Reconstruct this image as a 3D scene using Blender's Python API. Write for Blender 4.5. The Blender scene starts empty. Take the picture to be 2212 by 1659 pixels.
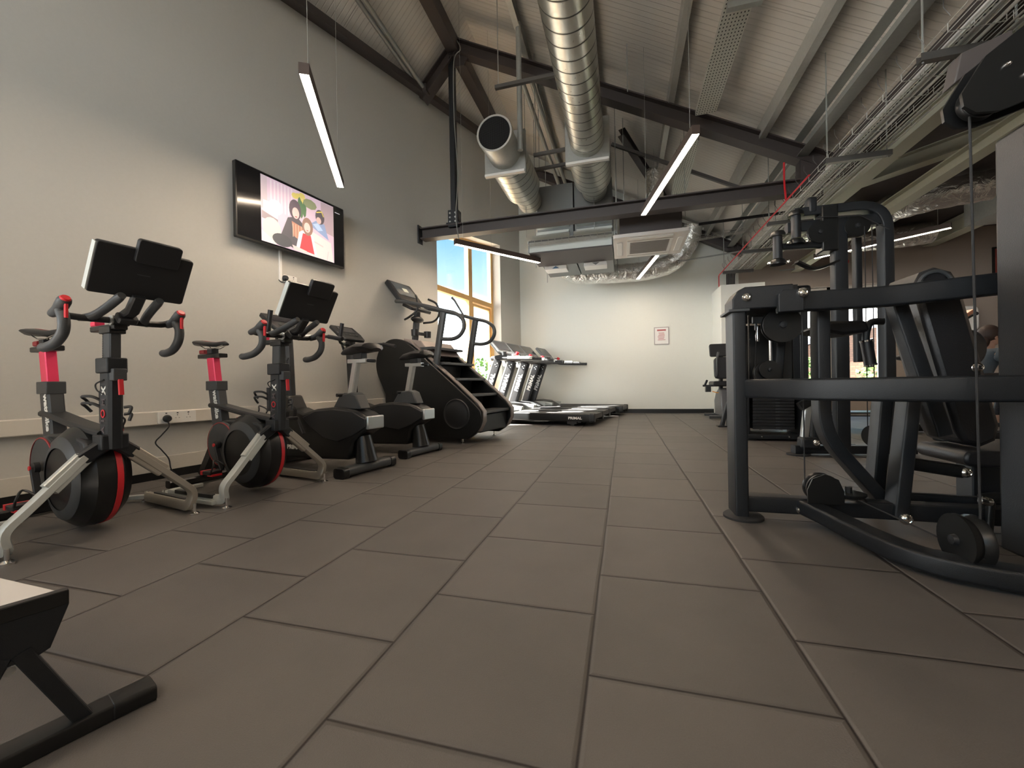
import bpy, math, random
from mathutils import Vector, Matrix
from math import sin, cos, pi, radians, atan2, sqrt
random.seed(7)
SC = bpy.context.scene
COL = SC.collection

# ------------------------------------------------------------------ camera
EYE = Vector((0, 0, .672))
ROLL, YAW, PITCH = math.atan(.018), math.atan(241 / 880), math.atan(2.3 / 880)
_fw = Vector((-sin(YAW) * cos(PITCH), cos(YAW) * cos(PITCH), -sin(PITCH)))
_r = Vector((cos(YAW), sin(YAW), 0)); _u = _r.cross(_fw)
_r2 = _r * cos(ROLL) - _u * sin(ROLL); _u2 = _u * cos(ROLL) + _r * sin(ROLL)
cam = bpy.data.objects.new('camera', bpy.data.cameras.new('camera'))
COL.objects.link(cam)
cam.data.sensor_width = 36; cam.data.lens = 36 * 880 / 2212; cam.data.clip_start = .02; cam.data.clip_end = 500
cam.matrix_world = Matrix((( _r2.x, _u2.x, -_fw.x, EYE.x), (_r2.y, _u2.y, -_fw.y, EYE.y), (_r2.z, _u2.z, -_fw.z, EYE.z), (0, 0, 0, 1)))
SC.camera = cam

# ------------------------------------------------------------------ exposure
SC.view_settings.view_transform = 'Standard'; SC.view_settings.look = 'None'
SC.view_settings.exposure = 1.05; SC.view_settings.gamma = 1; SC.view_settings.use_curve_mapping = False
SC.cycles.use_denoising = True; SC.cycles.max_bounces = 8; SC.cycles.diffuse_bounces = 5
SC.cycles.sample_clamp_indirect = 6

# ------------------------------------------------------------------ sky and sun
W = bpy.data.worlds.new('sky'); SC.world = W; W.use_nodes = True
nt = W.node_tree; nt.nodes.clear()
wo = nt.nodes.new('ShaderNodeOutputWorld'); bg = nt.nodes.new('ShaderNodeBackground')
tc = nt.nodes.new('ShaderNodeTexCoord'); sp = nt.nodes.new('ShaderNodeSeparateXYZ'); cr = nt.nodes.new('ShaderNodeValToRGB')
nz = nt.nodes.new('ShaderNodeTexNoise'); nz.inputs['Scale'].default_value = 3.0; nz.inputs['Detail'].default_value = 6
ad = nt.nodes.new('ShaderNodeMath'); ad.operation = 'MULTIPLY_ADD'; ad.inputs[1].default_value = .16; ad.inputs[2].default_value = -.08
sm = nt.nodes.new('ShaderNodeMath'); sm.operation = 'ADD'
L = nt.links.new
L(tc.outputs['Generated'], sp.inputs[0]); L(tc.outputs['Generated'], nz.inputs['Vector']); L(nz.outputs['Fac'], ad.inputs[0])
L(sp.outputs['Z'], sm.inputs[0]); L(ad.outputs[0], sm.inputs[1]); L(sm.outputs[0], cr.inputs[0])
e = cr.color_ramp.elements
e[0].position = 0.0; e[0].color = (.92, .97, 1, 1)
e[1].position = .36; e[1].color = (.17, .42, .68, 1)
k = e.new(.20); k.color = (.62, .84, .95, 1)
k = e.new(.15); k.color = (.97, .99, 1.0, 1)
k = e.new(.8); k.color = (.16, .36, .62, 1)
mrs = nt.nodes.new('ShaderNodeMapRange'); mrs.inputs['From Min'].default_value = .15; mrs.inputs['From Max'].default_value = .25; mrs.inputs['To Min'].default_value = 8.0; mrs.inputs['To Max'].default_value = .85
L(sm.outputs[0], mrs.inputs['Value']); L(mrs.outputs[0], bg.inputs['Strength'])
L(cr.outputs[0], bg.inputs['Color']); L(bg.outputs[0], wo.inputs[0])

sun = bpy.data.objects.new('sun', bpy.data.lights.new('sun', 'SUN')); COL.objects.link(sun)
sun.data.energy = 48; sun.data.color = (1, .95, .86); sun.data.angle = radians(.6)
sun.rotation_euler = Vector((2.45, .72, -3.1)).to_track_quat('-Z', 'Y').to_euler()

# ------------------------------------------------------------------ materials
_mats = {}
def M(name, col, rough=.5, metal=0.0, bump=0.0, scale=60.0, var=0.0, emit=0.0, coat=0.0, stretch=None):
    if name in _mats: return _mats[name]
    m = bpy.data.materials.new(name); m.use_nodes = True; _mats[name] = m
    t = m.node_tree; b = t.nodes['Principled BSDF']
    c = (*col, 1) if len(col) == 3 else col
    b.inputs['Base Color'].default_value = c; b.inputs['Roughness'].default_value = rough; b.inputs['Metallic'].default_value = metal
    if coat: b.inputs['Coat Weight'].default_value = coat; b.inputs['Coat Roughness'].default_value = .15
    if emit: b.inputs['Emission Color'].default_value = c; b.inputs['Emission Strength'].default_value = emit
    if bump or var:
        co = t.nodes.new('ShaderNodeTexCoord'); n = t.nodes.new('ShaderNodeTexNoise'); n.inputs['Scale'].default_value = scale; n.inputs['Detail'].default_value = 4
        if stretch:
            mp = t.nodes.new('ShaderNodeMapping'); mp.inputs['Scale'].default_value = stretch
            t.links.new(co.outputs['Object'], mp.inputs[0]); t.links.new(mp.outputs[0], n.inputs['Vector'])
        else: t.links.new(co.outputs['Object'], n.inputs['Vector'])
        if bump:
            bp = t.nodes.new('ShaderNodeBump'); bp.inputs['Strength'].default_value = bump; bp.inputs['Distance'].default_value = .004
            t.links.new(n.outputs['Fac'], bp.inputs['Height']); t.links.new(bp.outputs[0], b.inputs['Normal'])
        if var:
            mx = t.nodes.new('ShaderNodeMix'); mx.data_type = 'RGBA'
            mx.inputs[6].default_value = tuple(v * (1 - var) for v in c[:3]) + (1,); mx.inputs[7].default_value = tuple(min(1, v * (1 + var)) for v in c[:3]) + (1,)
            t.links.new(n.outputs['Fac'], mx.inputs[0]); t.links.new(mx.outputs[2], b.inputs['Base Color'])
    return m

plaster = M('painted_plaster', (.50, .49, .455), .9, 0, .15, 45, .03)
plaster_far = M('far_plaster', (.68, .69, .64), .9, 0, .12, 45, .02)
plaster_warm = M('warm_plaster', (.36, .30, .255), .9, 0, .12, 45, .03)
black_frame = M('black_powder_coat', (.008, .010, .013), .44, .0, .25, 500, 0)
satin_black = M('satin_black', (.008, .0085, .009), .34)
black_rubber = M('black_rubber', (.02, .02, .021), .75, 0, .3, 200)
black_plastic = M('black_plastic', (.015, .016, .018), .45, 0, .1, 300)
grey_plastic = M('charcoal_plastic', (.050, .054, .058), .45, 0, .1, 300)
vinyl = M('black_vinyl', (.013, .013, .015), .42, 0, .2, 180)
chrome = M('chrome', (.8, .78, .75), .12, 1)
steel = M('brushed_steel', (.62, .64, .64), .35, .9, .1, 200)
champagne = M('champagne_metal', (.50, .47, .41), .38, .75)
silver_paint = M('silver_paint', (.55, .58, .56), .42, .35)
red = M('red_plastic', (.62, .02, .03), .4)
dark_red = M('dark_red_plastic', (.30, .03, .035), .45)
pink = M('pink_red_post', (.85, .05, .13), .35, .2)
white = M('white_plastic', (.78, .77, .74), .5)
white_text = M('white_print', (.85, .85, .82), .5)
galv = M('galvanised_steel', (.52, .52, .49), .42, .45, .06, 30, .12)
galv_dull = M('dull_galvanised_steel', (.34, .35, .33), .5, .35, .05, 30, .1)
brown_steel = M('brown_painted_steel', (.052, .042, .040), .5, 0, .1, 80, .1)
cream_steel = M('cream_painted_steel', (.42, .41, .32), .6, 0, .05, 60, .04)
wood = M('golden_timber', (.62, .37, .13), .5, 0, .15, 12, .15, stretch=(1, 1, .08))
lamp_glow = M('lamp_diffuser', (1.0, .80, .60), .5, emit=52)
lamp_body = M('lamp_housing', (.06, .04, .032), .5)
glass = bpy.data.materials.new('window_glass'); glass.use_nodes = True
_t = glass.node_tree; _t.nodes.clear()
_o = _t.nodes.new('ShaderNodeOutputMaterial'); _mx = _t.nodes.new('ShaderNodeMixShader'); _tr = _t.nodes.new('ShaderNodeBsdfTransparent'); _gl = _t.nodes.new('ShaderNodeBsdfGlossy')
_gl.inputs['Roughness'].default_value = .02; _mx.inputs[0].default_value = .06
_t.links.new(_tr.outputs[0], _mx.inputs[1]); _t.links.new(_gl.outputs[0], _mx.inputs[2]); _t.links.new(_mx.outputs[0], _o.inputs[0])

def nodes_mat(name):
    m = bpy.data.materials.new(name); m.use_nodes = True; _mats[name] = m
    return m, m.node_tree, m.node_tree.nodes['Principled BSDF']
def mth(t, op, a, b=None, c=None):
    n = t.nodes.new('ShaderNodeMath'); n.operation = op
    for i, v in enumerate((a, b, c)):
        if v is None: continue
        if isinstance(v, (int, float)): n.inputs[i].default_value = v
        else: t.links.new(v, n.inputs[i])
    return n.outputs[0]

# rubber floor: 0.5 m tiles in columns, every other column shifted by half a tile
floor_mat, t, b = nodes_mat('rubber_tiles')
co = t.nodes.new('ShaderNodeTexCoord'); s = t.nodes.new('ShaderNodeSeparateXYZ'); t.links.new(co.outputs['Object'], s.inputs[0])
wob = t.nodes.new('ShaderNodeTexNoise'); wob.inputs['Scale'].default_value = 1.3; t.links.new(co.outputs['Object'], wob.inputs['Vector'])
wv = mth(t, 'MULTIPLY_ADD', wob.outputs['Fac'], .012, -.006)
x = mth(t, 'ADD', mth(t, 'ADD', s.outputs['X'], .09), wv); colid = mth(t, 'FLOOR', mth(t, 'DIVIDE', x, .5))
par = mth(t, 'FLOORED_MODULO', colid, 2.0)
y = mth(t, 'ADD', mth(t, 'SUBTRACT', mth(t, 'SUBTRACT', s.outputs['Y'], .19), mth(t, 'MULTIPLY', mth(t, 'SUBTRACT', 1.0, par), .25)), wv)
row = mth(t, 'FLOOR', mth(t, 'DIVIDE', y, .5))
dx = mth(t, 'PINGPONG', x, .25); dy = mth(t, 'PINGPONG', y, .25); d = mth(t, 'MINIMUM', dx, dy)
gro = t.nodes.new('ShaderNodeMapRange'); gro.inputs['From Min'].default_value = .0012; gro.inputs['From Max'].default_value = .0045
t.links.new(d, gro.inputs['Value'])
rnd = t.nodes.new('ShaderNodeMapRange'); rnd.interpolation_type = 'SMOOTHSTEP'; rnd.inputs['From Min'].default_value = .0; rnd.inputs['From Max'].default_value = .012
t.links.new(d, rnd.inputs['Value'])
cmb = t.nodes.new('ShaderNodeCombineXYZ'); t.links.new(colid, cmb.inputs[0]); t.links.new(row, cmb.inputs[1])
wn = t.nodes.new('ShaderNodeTexWhiteNoise'); wn.noise_dimensions = '2D'; t.links.new(cmb.outputs[0], wn.inputs['Vector'])
n1 = t.nodes.new('ShaderNodeTexNoise'); n1.inputs['Scale'].default_value = 320; n1.inputs['Detail'].default_value = 3; t.links.new(co.outputs['Object'], n1.inputs['Vector'])
n2 = t.nodes.new('ShaderNodeTexNoise'); n2.inputs['Scale'].default_value = 5; n2.inputs['Detail'].default_value = 5; t.links.new(co.outputs['Object'], n2.inputs['Vector'])
cr = t.nodes.new('ShaderNodeValToRGB'); cr.color_ramp.elements[0].color = (.074, .070, .067, 1); cr.color_ramp.elements[1].color = (.142, .129, .119, 1)
f = mth(t, 'ADD', mth(t, 'MULTIPLY', wn.outputs['Value'], .25), mth(t, 'ADD', mth(t, 'MULTIPLY', n1.outputs['Fac'], .35), mth(t, 'MULTIPLY', n2.outputs['Fac'], .5)))
t.links.new(f, cr.inputs[0])
mx = t.nodes.new('ShaderNodeMix'); mx.data_type = 'RGBA'; mx.inputs[6].default_value = (.012, .008, .007, 1)
t.links.new(gro.outputs[0], mx.inputs[0]); t.links.new(cr.outputs[0], mx.inputs[7]); t.links.new(mx.outputs[2], b.inputs['Base Color'])
h = mth(t, 'ADD', mth(t, 'MULTIPLY', rnd.outputs[0], 1.0), mth(t, 'MULTIPLY', n1.outputs['Fac'], .16))
bp = t.nodes.new('ShaderNodeBump'); bp.inputs['Strength'].default_value = .7; bp.inputs['Distance'].default_value = .006
t.links.new(h, bp.inputs['Height']); t.links.new(bp.outputs[0], b.inputs['Normal'])
b.inputs['Roughness'].default_value = .55; b.inputs['Specular IOR Level'].default_value = .4

# ribbed roof liner: fine ribs run down the slope
roof_mat, t, b = nodes_mat('ribbed_roof_liner')
co = t.nodes.new('ShaderNodeTexCoord'); s = t.nodes.new('ShaderNodeSeparateXYZ'); t.links.new(co.outputs['Object'], s.inputs[0])
rb = mth(t, 'PINGPONG', s.outputs['Y'], .033)
rr = t.nodes.new('ShaderNodeMapRange'); rr.inputs['From Min'].default_value = 0; rr.inputs['From Max'].default_value = .006; t.links.new(rb, rr.inputs['Value'])
sh = mth(t, 'PINGPONG', s.outputs['Y'], .5)
sr = t.nodes.new('ShaderNodeMapRange'); sr.inputs['From Min'].default_value = 0; sr.inputs['From Max'].default_value = .008; t.links.new(sh, sr.inputs['Value'])
n2 = t.nodes.new('ShaderNodeTexNoise'); n2.inputs['Scale'].default_value = 1.6; t.links.new(co.outputs['Object'], n2.inputs['Vector'])
cr = t.nodes.new('ShaderNodeValToRGB'); cr.color_ramp.elements[0].color = (.60, .57, .53, 1); cr.color_ramp.elements[1].color = (.70, .67, .62, 1)
t.links.new(n2.outputs['Fac'], cr.inputs[0])
mxr = t.nodes.new('ShaderNodeMix'); mxr.data_type = 'RGBA'; mxr.blend_type = 'MULTIPLY'; mxr.inputs[0].default_value = 1
cmr = t.nodes.new('ShaderNodeMapRange'); cmr.inputs['To Min'].default_value = .80; t.links.new(mth(t, 'MULTIPLY', rr.outputs[0], sr.outputs[0]), cmr.inputs['Value'])
t.links.new(cr.outputs[0], mxr.inputs[6]); t.links.new(cmr.outputs[0], mxr.inputs[7]); t.links.new(mxr.outputs[2], b.inputs['Base Color']); b.inputs['Roughness'].default_value = .65
bp = t.nodes.new('ShaderNodeBump'); bp.inputs['Strength'].default_value = .55; bp.inputs['Distance'].default_value = .006
t.links.new(mth(t, 'ADD', rr.outputs[0], mth(t, 'MULTIPLY', sr.outputs[0], 1.5)), bp.inputs['Height']); t.links.new(bp.outputs[0], b.inputs['Normal'])

# perforated tray: dark punched holes
perf_mat, t, b = nodes_mat('perforated_galvanised_steel')
co = t.nodes.new('ShaderNodeTexCoord'); s = t.nodes.new('ShaderNodeSeparateXYZ'); t.links.new(co.outputs['Object'], s.inputs[0])
hx = mth(t, 'PINGPONG', s.outputs['X'], .014); hy = mth(t, 'PINGPONG', s.outputs['Y'], .02)
hh = mth(t, 'MULTIPLY', mth(t, 'LESS_THAN', hx, .0045), mth(t, 'LESS_THAN', hy, .008))
mx = t.nodes.new('ShaderNodeMix'); mx.data_type = 'RGBA'; mx.inputs[6].default_value = (.55, .55, .50, 1); mx.inputs[7].default_value = (.02, .02, .02, 1)
t.links.new(hh, mx.inputs[0]); t.links.new(mx.outputs[2], b.inputs['Base Color']); b.inputs['Roughness'].default_value = .5; b.inputs['Metallic'].default_value = .4

foil, t, b = nodes_mat('crinkled_foil')
co = t.nodes.new('ShaderNodeTexCoord'); n = t.nodes.new('ShaderNodeTexNoise'); n.inputs['Scale'].default_value = 9; n.inputs['Detail'].default_value = 6; n.inputs['Distortion'].default_value = 1.5
t.links.new(co.outputs['Object'], n.inputs['Vector']); bp = t.nodes.new('ShaderNodeBump'); bp.inputs['Strength'].default_value = .9; bp.inputs['Distance'].default_value = .03
t.links.new(n.outputs['Fac'], bp.inputs['Height']); t.links.new(bp.outputs[0], b.inputs['Normal'])
b.inputs['Base Color'].default_value = (.88, .87, .83, 1); b.inputs['Metallic'].default_value = .9; b.inputs['Roughness'].default_value = .24

# ------------------------------------------------------------------ mesh builder
V = Vector
class MB:
    def __init__(s): s.v = []; s.f = []; s.mi = []; s.cur = 0
    def add(s, vs, fs):
        o = len(s.v); s.v += [tuple(v) for v in vs]; s.f += [tuple(i + o for i in f) for f in fs]; s.mi += [s.cur] * len(fs); return s
    def hexa(s, p):
        return s.add(p, [(0, 3, 2, 1), (4, 5, 6, 7), (0, 1, 5, 4), (1, 2, 6, 5), (2, 3, 7, 6), (3, 0, 4, 7)])
    def box(s, c, d, R=None):
        c = V(c); x, y, z = [k / 2 for k in d]; R = R or Matrix.Identity(3)
        return s.hexa([c + R @ V(q) for q in ((-x, -y, -z), (x, -y, -z), (x, y, -z), (-x, y, -z), (-x, -y, z), (x, -y, z), (x, y, z), (-x, y, z))])
    def b2(s, lo, hi):
        return s.box([(a + b) / 2 for a, b in zip(lo, hi)], [b - a for a, b in zip(lo, hi)])
    def sweep(s, pts, prof, up=(0, 0, 1), closed=False, scales=None, cap=True):
        P = [V(p) for p in pts]; n = len(P); up = V(up).normalized(); m = len(prof); vs = []; prev = None
        for i, p in enumerate(P):
            if closed: a, c = P[i - 1], P[(i + 1) % n]
            else: a, c = P[max(i - 1, 0)], P[min(i + 1, n - 1)]
            d1 = (p - a); d2 = (c - p)
            if d1.length < 1e-9: d1 = d2
            if d2.length < 1e-9: d2 = d1
            tdir = (d1.normalized() + d2.normalized())
            tdir = d1.normalized() if tdir.length < 1e-6 else tdir.normalized()
            if prev is None:
                sd = tdir.cross(up)
                if sd.length < 1e-3: sd = tdir.cross(V((0, 1, 0)) if abs(tdir.y) < .9 else V((1, 0, 0)))
            else:
                sd = tdir.cross(prev)
                if sd.length < 1e-6: sd = tdir.cross(up)
            sd.normalize(); u = sd.cross(tdir).normalized(); prev = u
            ca = d1.normalized().dot(tdir); k = 1 / max(ca, .5) if 0 < i < n - 1 or closed else 1
            bend = d2.normalized() - d1.normalized()
            bs = abs(bend.dot(sd)); bu = abs(bend.dot(u)); tot = bs + bu or 1
            ks = 1 + (k - 1) * bs / tot; ku = 1 + (k - 1) * bu / tot
            sc = scales[i] if scales else 1
            sx, sy = sc if isinstance(sc, tuple) else (sc, sc)
            for a_, b_ in prof: vs.append(p + sd * a_ * ks * sx + u * b_ * ku * sy)
        fs = []
        for i in range(n if closed else n - 1):
            j = (i + 1) % n
            for q in range(m):
                r = (q + 1) % m; fs.append((i * m + q, j * m + q, j * m + r, i * m + r))
        if not closed and cap: fs += [tuple(range(m)), tuple((n - 1) * m + q for q in reversed(range(m)))]
        return s.add(vs, fs)
    def tube(s, pts, r, n=12, closed=False, cap=True):
        rr = r if isinstance(r, (list, tuple)) else None
        prof = [(cos(2 * pi * k / n), sin(2 * pi * k / n)) for k in range(n)]
        if rr: return s.sweep(pts, prof, closed=closed, scales=[float(q) for q in rr], cap=cap)
        return s.sweep(pts, [(a * r, b * r) for a, b in prof], closed=closed, cap=cap)
    def bar(s, pts, w, h, up=(0, 0, 1), c=None):
        c = min(w, h) * .18 if c is None else c; a, b = w / 2, h / 2
        prof = [(a - c, -b), (a, -b + c), (a, b - c), (a - c, b), (-a + c, b), (-a, b - c), (-a, -b + c), (-a + c, -b)] if c > 0 else [(a, -b), (a, b), (-a, b), (-a, -b)]
        return s.sweep(pts, prof, up)
    def ibeam(s, p, q, w, h, tk=.012, up=(0, 0, 1)):
        a, b = w / 2, h / 2; e = tk / 2
        prof = [(-a, -b), (a, -b), (a, -b + tk), (e, -b + tk), (e, b - tk), (a, b - tk), (a, b), (-a, b), (-a, b - tk), (-e, b - tk), (-e, -b + tk), (-a, -b + tk)]
        return s.sweep([p, q], prof, up)
    def chan(s, p, q, w, h, tk=.004, up=(0, 0, 1)):   # open channel, mouth in +up
        a, b = w / 2, h / 2
        prof = [(-a, -b), (a, -b), (a, b), (a - tk, b), (a - tk, -b + tk), (-a + tk, -b + tk), (-a + tk, b), (-a, b)]
        return s.sweep([p, q], prof, up)
    def cyl(s, p, q, r, n=24, r2=None):
        return s.tube([p, q], [r, r if r2 is None else r2], n)
    def lathe(s, prof, o=(0, 0, 0), ax=(0, 0, 1), n=28):
        o = V(o); ax = V(ax).normalized(); x = ax.orthogonal().normalized(); y = ax.cross(x); vs = []; m = len(prof)
        for k in range(n):
            a = 2 * pi * k / n; d = x * cos(a) + y * sin(a)
            vs += [o + d * max(r, 1e-4) + ax * z for r, z in prof]
        fs = [(k * m + i, ((k + 1) % n) * m + i, ((k + 1) % n) * m + i + 1, k * m + i + 1) for k in range(n) for i in range(m - 1)]
        return s.add(vs, fs)
    def prism(s, poly, o, u, v, t0, t1):
        o, u, v = V(o), V(u), V(v); w = u.cross(v).normalized(); n = len(poly)
        vs = [o + u * a + v * b + w * t0 for a, b in poly] + [o + u * a + v * b + w * t1 for a, b in poly]
        return s.add(vs, [tuple(reversed(range(n))), tuple(range(n, 2 * n))] + [(i, (i + 1) % n, n + (i + 1) % n, n + i) for i in range(n)])
    def ball(s, c, r, n=16, m=10, R=None):
        c = V(c); rx, ry, rz = (r, r, r) if isinstance(r, (int, float)) else r; R = R or Matrix.Identity(3)
        vs = [c + R @ V((rx * sin(pi * i / m) * cos(2 * pi * k / n), ry * sin(pi * i / m) * sin(2 * pi * k / n), rz * cos(pi * i / m))) for i in range(m + 1) for k in range(n)]
        return s.add(vs, [(i * n + k, (i + 1) * n + k, (i + 1) * n + (k + 1) % n, i * n + (k + 1) % n) for i in range(m) for k in range(n)])
    def build(s, name, mat, parent=None, bevel=0, sharp=40, label=None, kind=None):
        me = bpy.data.meshes.new(name); me.from_pydata(s.v, [], s.f)
        for q in (mat if isinstance(mat, (list, tuple)) else [mat]): me.materials.append(q)
        me.polygons.foreach_set('material_index', s.mi)
        me.polygons.foreach_set('use_smooth', [True] * len(me.polygons)); me.validate(); me.update()
        me.set_sharp_from_angle(angle=radians(sharp))
        o = bpy.data.objects.new(name, me); COL.objects.link(o)
        if parent: o.parent = parent
        if bevel:
            md = o.modifiers.new('bevel', 'BEVEL'); md.width = bevel; md.segments = 2; md.limit_method = 'ANGLE'; md.angle_limit = radians(50)
        if label: o['label'] = label
        if kind: o['kind'] = kind
        return o
def rpath(pts, r, n=5):                    # round the inner corners of a polyline
    P = [V(p) for p in pts]; out = [P[0]]
    for i in range(1, len(P) - 1):
        a, p, c = P[i - 1], P[i], P[i + 1]; q = r[i - 1] if isinstance(r, (list, tuple)) else r
        q = min(q, (a - p).length * .49, (c - p).length * .49)
        s0 = p + (a - p).normalized() * q; s1 = p + (c - p).normalized() * q
        for k in range(n + 1):
            w = k / n; out.append(s0 * (1 - w) ** 2 + p * 2 * w * (1 - w) + s1 * w * w)
    return out + [P[-1]]
def curve(pts, n=8):                       # Catmull-Rom through the points
    P = [V(p) for p in pts]; P = [P[0] * 2 - P[1]] + P + [P[-1] * 2 - P[-2]]; out = []
    for i in range(1, len(P) - 2):
        for k in range(n):
            w = k / n; a, b, c, d = P[i - 1:i + 3]
            out.append(.5 * ((2 * b) + (c - a) * w + (2 * a - 5 * b + 4 * c - d) * w * w + (3 * b - a - 3 * c + d) * w ** 3))
    return out + [P[-2]]
def rrect(w, h, r, n=4, cx=0, cy=0):
    out = []
    for sx, sy, a0 in ((1, -1, -90), (1, 1, 0), (-1, 1, 90), (-1, -1, 180)):
        for k in range(n + 1):
            a = radians(a0 + 90 * k / n); out.append((cx + sx * (w / 2 - r) + r * cos(a), cy + sy * (h / 2 - r) + r * sin(a)))
    return out
def ell(rx, ry, n=28, cx=0, cy=0): return [(cx + rx * cos(2 * pi * k / n), cy + ry * sin(2 * pi * k / n)) for k in range(n)]
def thing(name, label, cat, loc=(0, 0, 0), rz=0, group=None):
    o = bpy.data.objects.new(name, None); o.empty_display_size = .1; COL.objects.link(o)
    o.location = loc; o.rotation_euler = (0, 0, rz); return tag(o, label, cat, group)
def tag(o, label, cat, group=None):
    o['label'] = label; o['category'] = cat
    if group: o['group'] = group
    return o
def struct(o): o['kind'] = 'structure'; return o
def copy_tree(o, parent=None):
    c = o.copy(); COL.objects.link(c); c.parent = parent
    for ch in list(o.children): copy_tree(ch, c)
    return c
def text(body, size, mat, parent, name='lettering', o=(0, 0, 0), u=(1, 0, 0), v=(0, 0, 1), bold=0.0, depth=.0008, align='LEFT', sx=1.0):
    cu = bpy.data.curves.new('txt', 'FONT'); cu.body = body; cu.size = size; cu.extrude = depth; cu.offset = bold; cu.align_x = align; cu.resolution_u = 3
    ob = bpy.data.objects.new('txt', cu); COL.objects.link(ob)
    me = bpy.data.meshes.new_from_object(ob.evaluated_get(bpy.context.evaluated_depsgraph_get()))
    bpy.data.objects.remove(ob); bpy.data.curves.remove(cu)
    u, v = V(u).normalized(), V(v).normalized(); w = u.cross(v)
    for q in me.vertices: q.co = V(o) + u * q.co.x * sx + v * q.co.y + w * q.co.z
    me.materials.clear(); me.materials.append(mat); me.name = name
    r = bpy.data.objects.new(name, me); COL.objects.link(r); r.parent = parent
    return r

# ================================================================== the room
A10 = radians(10); WD = V((sin(A10), cos(A10), 0)); WN = V((cos(A10), -sin(A10), 0)); WP = V((-3.5, 1.49, 0))
def wl(s, z, off=0.0): return WP + WD * s + WN * off + V((0, 0, z))      # point on the left wall: s along it, off into the room
YF = 8.86
def roofz(x): return 5.34 + 1.12 * (x + 2.49) if x < -2.065 else 5.12 - .58 * (x + .866)

struct(MB().b2((-7, -4.5, -.1), (8, 9.3, 0)).build('floor', floor_mat))
w = MB()
def wpoly(mb, poly, o, u, v, t0, t1): mb.prism(poly, o, u, v, t0, t1)
S0, S1 = 4.346, 6.51; HZ0, HZ1 = 3.12, 3.46
for poly in ([(-6.6, 0), (-4.2, 0), (-4.2, 6.6), (-6.6, 6.6)], [(-4.2, 0), (-1.6, 0), (-1.6, .5), (-4.2, .5)], [(-4.2, 3.0), (-1.6, 3.0), (-1.6, 6.6), (-4.2, 6.6)], [(-1.6, 0), (S0, 0), (S0, 6.6), (-1.6, 6.6)], [(S1, 0), (7.75, 0), (7.75, 6.6), (S1, 6.6)], [(S0, 0), (S1, 0), (S1, .15), (S0, .15)], [(S0, HZ0), (S1, HZ1), (S1, 6.6), (S0, 6.6)]):
    w.prism(poly, WP, WD, (0, 0, 1), -.27, 0)     # WD x Z = +WN side, so the thickness goes outward
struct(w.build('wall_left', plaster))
w = MB(); X0, X1, Z0, Z1 = 2.95, 4.58, .25, 2.36
for lo, hi in (((2.2, 0), (X0, 6.6)), ((X1, 0), (7.8, 6.6)), ((X0, 0), (X1, Z0)), ((X0, Z1), (X1, 6.6))):
    w.b2((lo[0], YF, lo[1]), (hi[0], YF + .3, hi[1]))
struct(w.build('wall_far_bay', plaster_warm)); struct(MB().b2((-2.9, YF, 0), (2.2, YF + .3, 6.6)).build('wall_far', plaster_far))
struct(MB().b2((7.5, -4.5, 0), (7.8, 9.2, 3.6)).build('wall_right', plaster_warm))
w = MB()
for lo, hi in (((-6, 0), (-4.0, 6.6)), ((-.2, 0), (7.8, 6.6)), ((-4.0, 0), (-.2, 1.5)), ((-4.0, 4.2), (-.2, 6.6))): w.b2((lo[0], -4.3, lo[1]), (hi[0], -4.0, hi[1]))
struct(w.build('wall_front', plaster))
struct(MB().b2((1.72, 8.1, 0), (2.43, YF, 2.37)).build('wall_boxing', plaster_far, bevel=.004))
c = MB()
w0, w1 = wl(-6.2, 0, -.2), wl(7.9, 0, -.2)
q = [(w0.x, w0.y, roofz(w0.x)), (-2.065, w0.y, roofz(-2.065)), (-2.065, w1.y, roofz(-2.065)), (w1.x, w1.y, roofz(w1.x))]
c.hexa([V(p) for p in q] + [V(p) + V((0, 0, .12)) for p in q])
c.prism([(-2.065, roofz(-2.065)), (2.5, roofz(2.5)), (2.5, roofz(2.5) + .12), (-2.065, 5.95)], (0, 0, 0), (1, 0, 0), (0, 0, 1), -9.3, 4.5)
struct(c.build('ceiling', roof_mat))
dark_ceiling = M('dark_ceiling', (.075, .06, .055), .9, 0, .2, 8, .2)
struct(MB().b2((2.5, -4.5, 3.2), (7.8, 9.3, 3.4)).build('ceiling_side', dark_ceiling))
# skirting: black strip, white board behind it on the left wall
s = MB(); s.bar([wl(-5.6, .03, .008), wl(S0, .03, .008)], .012, .06, c=0); s.bar([wl(S1, .03, .008), wl(7.45, .03, .008)], .012, .06, c=0); struct(s.build('baseboard_left', satin_black))
struct(MB().b2((-2.15, YF - .014, 0), (1.72, YF, .085)).build('baseboard_far', satin_black))
struct(MB().b2((4.6, YF - .014, 0), (7.5, YF, .085)).build('baseboard_far', satin_black))
trim_paint = M('trim_paint', (.56, .53, .47), .6, 0, .05, 60, .03)
s = MB(); s.bar([wl(-5.6, .113, .009), wl(S0, .113, .009)], .018, .106, c=.002); s.bar([wl(S1, .113, .009), wl(7.45, .113, .009)], .018, .106, c=.002); struct(s.build('trim_1', trim_paint))
# edge angle where the left wall meets the roof
s = MB()
for off, zz, ww in ((.04, .0, .10), (.12, .10, .05)):
    s.bar([wl(-5, roofz(wl(-5, 0).x) - .05 - zz * .3, off), wl(7.2, roofz(wl(7.2, 0).x) - .05 - zz * .3, off)], ww, .09, c=.004)
struct(s.build('trim_2', brown_steel))

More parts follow.
